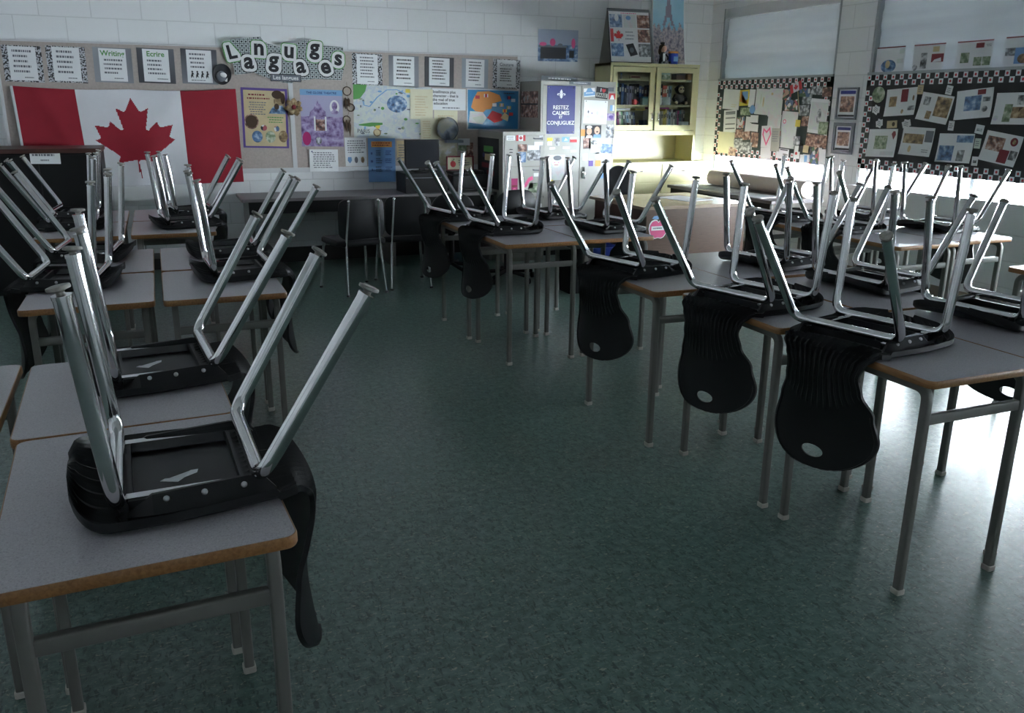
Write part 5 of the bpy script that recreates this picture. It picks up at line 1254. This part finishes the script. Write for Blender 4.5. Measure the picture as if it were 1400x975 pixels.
def back_pad(name, par, w, h, th, y, z, r, mt, bow=.02):
    rings = []
    for k, (s, q) in enumerate(((.94, -1), (1, -.6), (1, .6), (.94, 1))):
        rings.append([(a * s, y + q * th / 2 + bow * (2 * a / w) ** 2, z + b * s) for a, b in rrect(w, h, r, 6)])
    return MB().loft(rings, mt).build(name, par, 50)
back_pad('backrest', t, .40, .325, .035, -.200, .625, .06, M_vinyl)
sp = rrect(.44, .42, .06, 6)
MB().loft([[(a * s, b * s, z) for a, b in sp] for s, z in ((.95, .405), (1, .415), (1, .44), (.95, .455))], M_vinyl).build('seat', t, 50)
for s in (-1, 1):
    MB().tube(fillet([(s * .175, -.25, .008), (s * .15, -.195, .44), (s * .13, -.235, .775)], .08, 8), .0115, M_chrome, 12).ball((s * .13, -.235, .775), .0135, M_chrome, 10).cyl((s * .175, -.25, 0), (s * .1745, -.249, .016), .0145, M_ink, 10).build('rear_leg', t, 50)
    MB().tube(fillet([(s * .215, .235, .008), (s * .19, .19, .40), (s * .15, -.19, .405)], .05, 8), .0115, M_chrome, 12).cyl((s * .215, .235, 0), (s * .2145, .2345, .016), .0145, M_ink, 10).build('front_leg', t, 50)
MB().tube([(-.19, .15, .398), (.19, .15, .398)], .009, M_chrome, 10).build('stretcher', t, 50)
dup(t, (1.94, 7.24, 0), RAD(-2), 1, 'black padded chair with chrome legs at the counter, right of the pair', 'padded chairs at the counter')
def swivel(lb, x, y, rz, top, bw=.40):
    t = thing('swivel_chair', lb, 'chair', (x, y, 0), rz, 'black swivel chairs')
    h = .34
    back_pad('backrest', t, bw, h, .06, -.20, top - h / 2, .15, M_vinyl, .05)
    MB().loft([[(a * s, b * s, z) for a, b in rrect(.48, .46, .1, 6)] for s, z in ((.94, .40), (1, .42), (1, .46), (.94, .48))], M_vinyl).build('seat', t, 50)
    MB().tube(fillet([(0, .02, .395), (0, -.25, .40), (0, -.245, top - .14)], .06), .016, M_black, 10).build('back_post', t, 50)
    MB().cyl((0, 0, .08), (0, 0, .40), .028, M_black, 14).build('column', t, 50)
    for k in range(5):
        a = 2 * PI * k / 5; l = MB().tube([(0, 0, .09), (.26 * COS(a), .26 * SIN(a), .065)], .018, M_black, 8).build('base_arm', t, 50)
        MB().cyl((.27 * COS(a) - .012, .27 * SIN(a), .026), (.27 * COS(a) + .012, .27 * SIN(a), .026), .026, M_black, 14).build('caster', l, 40)
swivel('black round-backed swivel chair before the file cabinet', 2.86, 7.10, RAD(6), .83)
swivel('black swivel chair before the monitor, low behind the upturned chairs', 2.50, 7.62, RAD(-12), .76)
swivel('black swivel chair behind the wooden teacher desk', 4.17, 7.38, RAD(160), .97, .25)

# ---- dark cabinet at the far left, with its paper label
t = thing('dark_cabinet', 'low dark cabinet with a brown top at the far left before the flag', 'cabinet', (-1.33, 7.85, 0))
MB().box(0, .905, .015, .60, .04, 1.145, M_black).box(.02, .885, .03, .58, 0, .04, M_black).build('carcass', t)
MB().bevbox(-.01, .915, -.015, .61, 1.135, 1.17, .006, M_darkwood).build('top', t)
for x0 in (.005, .455): 
    d = MB().bevbox(x0, x0 + .445, 0, .015, .06, 1.12, .004, M_black).build('door', t)
    MB().ball((x0 + (.41 if x0 < .1 else .035), -.012, .60), .012, M_black, 10).build('knob', d, 60)
sheet('paper_label', 'white paper label with two typed lines taped on the dark cabinet', 'label', frame('B', 7.849, -.825, 1.105, -1), .215, .105, M_paper, [('l', .06, .5, .95, .85, 1, M_gink), ('l', .3, .15, .7, .42, 1, M_gink)])

# ---- teacher desk
t = thing('teacher_desk', 'brown wood-grain teacher desk in front of the bookcase', 'desk', (3.70, 6.10, 0))
W, D = .99, .92
MB().bevbox(-.05, W + .02, -.02, D + .03, .715, .742, .004, M_desktop).build('top', t)
MB().box(0, W, 0, .02, .05, .715, M_walnut).build('front_panel', t)
MB().box(0, .02, .02, D, .0, .715, M_darkwood).build('side_panel', t); MB().box(W - .02, W, .02, D, 0, .715, M_walnut).build('side_panel', t)
m = MB().box(.04, .42, .30, D - .01, .08, .70, M_walnut); p = m.build('pedestal', t)
for z in (.10, .31, .52):
    d = MB().bevbox(.05, .41, D - .01, D + .005, z, z + .19, .004, M_walnut).build('drawer', p)
AP = [(.5, .80), (.58, .90), (.70, .92), (.86, .86), (.97, .70), (1, .48), (.94, .25), (.80, .06), (.66, 0), (.5, .04), (.34, 0), (.20, .06), (.06, .25), (0, .48), (.03, .70), (.14, .86), (.30, .92), (.42, .90)]
sheet('apple_sign', 'pink apple-shaped paper sign with a white name strip on the teacher desk', 'sign', frame('B', 6.0985, 3.815, .560), .185, .175, M_paper,
  [('p', [(.5 + (x - .5) * .90, .48 + (y - .5) * .90) for x, y in AP], M_pink), ('r', .14, .40, .86, .60, M_paper), ('l', .2, .44, .82, .57, 1, M_gink), ('p', [(.15, .96), (.25, 1.08), (.5, 1.10), (.62, .98), (.45, .92)], M_skyblue), ('p', [(.47, .86), (.50, 1.0), (.54, 1.0), (.53, .86)], M_brown)], outline=AP)
sheet('paper_sheet', 'white sheet lying on the teacher desk', 'paper', Matrix.Translation((4.35, 6.55, .7425)) @ Matrix.Rotation(RAD(12), 4, 'Z'), .30, .42, M_paper, th=.003)
# ---- table under the far window with paper roll and sheets
t = thing('window_table', 'dark-edged work table under the far window', 'table', (5.12, 6.30, 0))
MB().bevbox(0, .60, 0, 1.75, .69, .72, .004, M_counter).build('top', t)
MB().box(.02, .04, .04, 1.71, .60, .69, M_black).build('apron', t)
for x in (.03, .54):
    for y in (.05, 1.67): MB().box(x, x + .03, y, y + .03, 0, .69, M_leg).build('leg', t)
t = thing('paper_roll', 'long tan roll of craft paper lying on the table by the far window', 'paper roll', (5.62, 7.18, .797))
MB().tube([(0, -.76, 0), (0, .76, 0)], .075, M_kraft, 28).build('roll', t, 40); MB().tube([(0, -.765, 0), (0, .765, 0)], .022, M_tan_p, 16).build('core', t, 40)
for x, y, a, lb in ((5.30, 6.75, 5, 'white sheet at the near end of the window table'), (5.33, 7.28, -6, 'white sheet in the middle of the window table'), (5.31, 7.75, 3, 'white sheet at the far end of the window table')):
    sheet('paper_sheet', lb, 'paper', Matrix.Translation((x, y, .7205)) @ Matrix.Rotation(RAD(a), 4, 'Z'), .30, .44, M_paper, th=.004, group='sheets on the window table')
# ---- bins beside the teacher desk
def bin_(name, lb, x, y, w, d, h, mt):
    t = thing(name, lb, 'bin', (x, y, 0))
    o = lambda s, z: [(a * s, b * s, z) for a, b in rrect(w, d, .03, 5)]
    MB().loft([o(.84, 0), o(1, h), o(.95, h), o(.80, .01)], mt).build('body', t, 40)
    MB().loft([o(1.0, h - .03), o(1.06, h - .028), o(1.06, h), o(1.0, h)], mt, cap=False).build('rim', t, 40)
bin_('waste_bin', 'black waste bin on the floor left of the blue box', 3.22, 6.45, .22, .26, .36, M_black)
bin_('recycling_box', 'blue recycling box on the floor beside the black bin', 3.475, 6.50, .26, .34, .38, M_binblue)
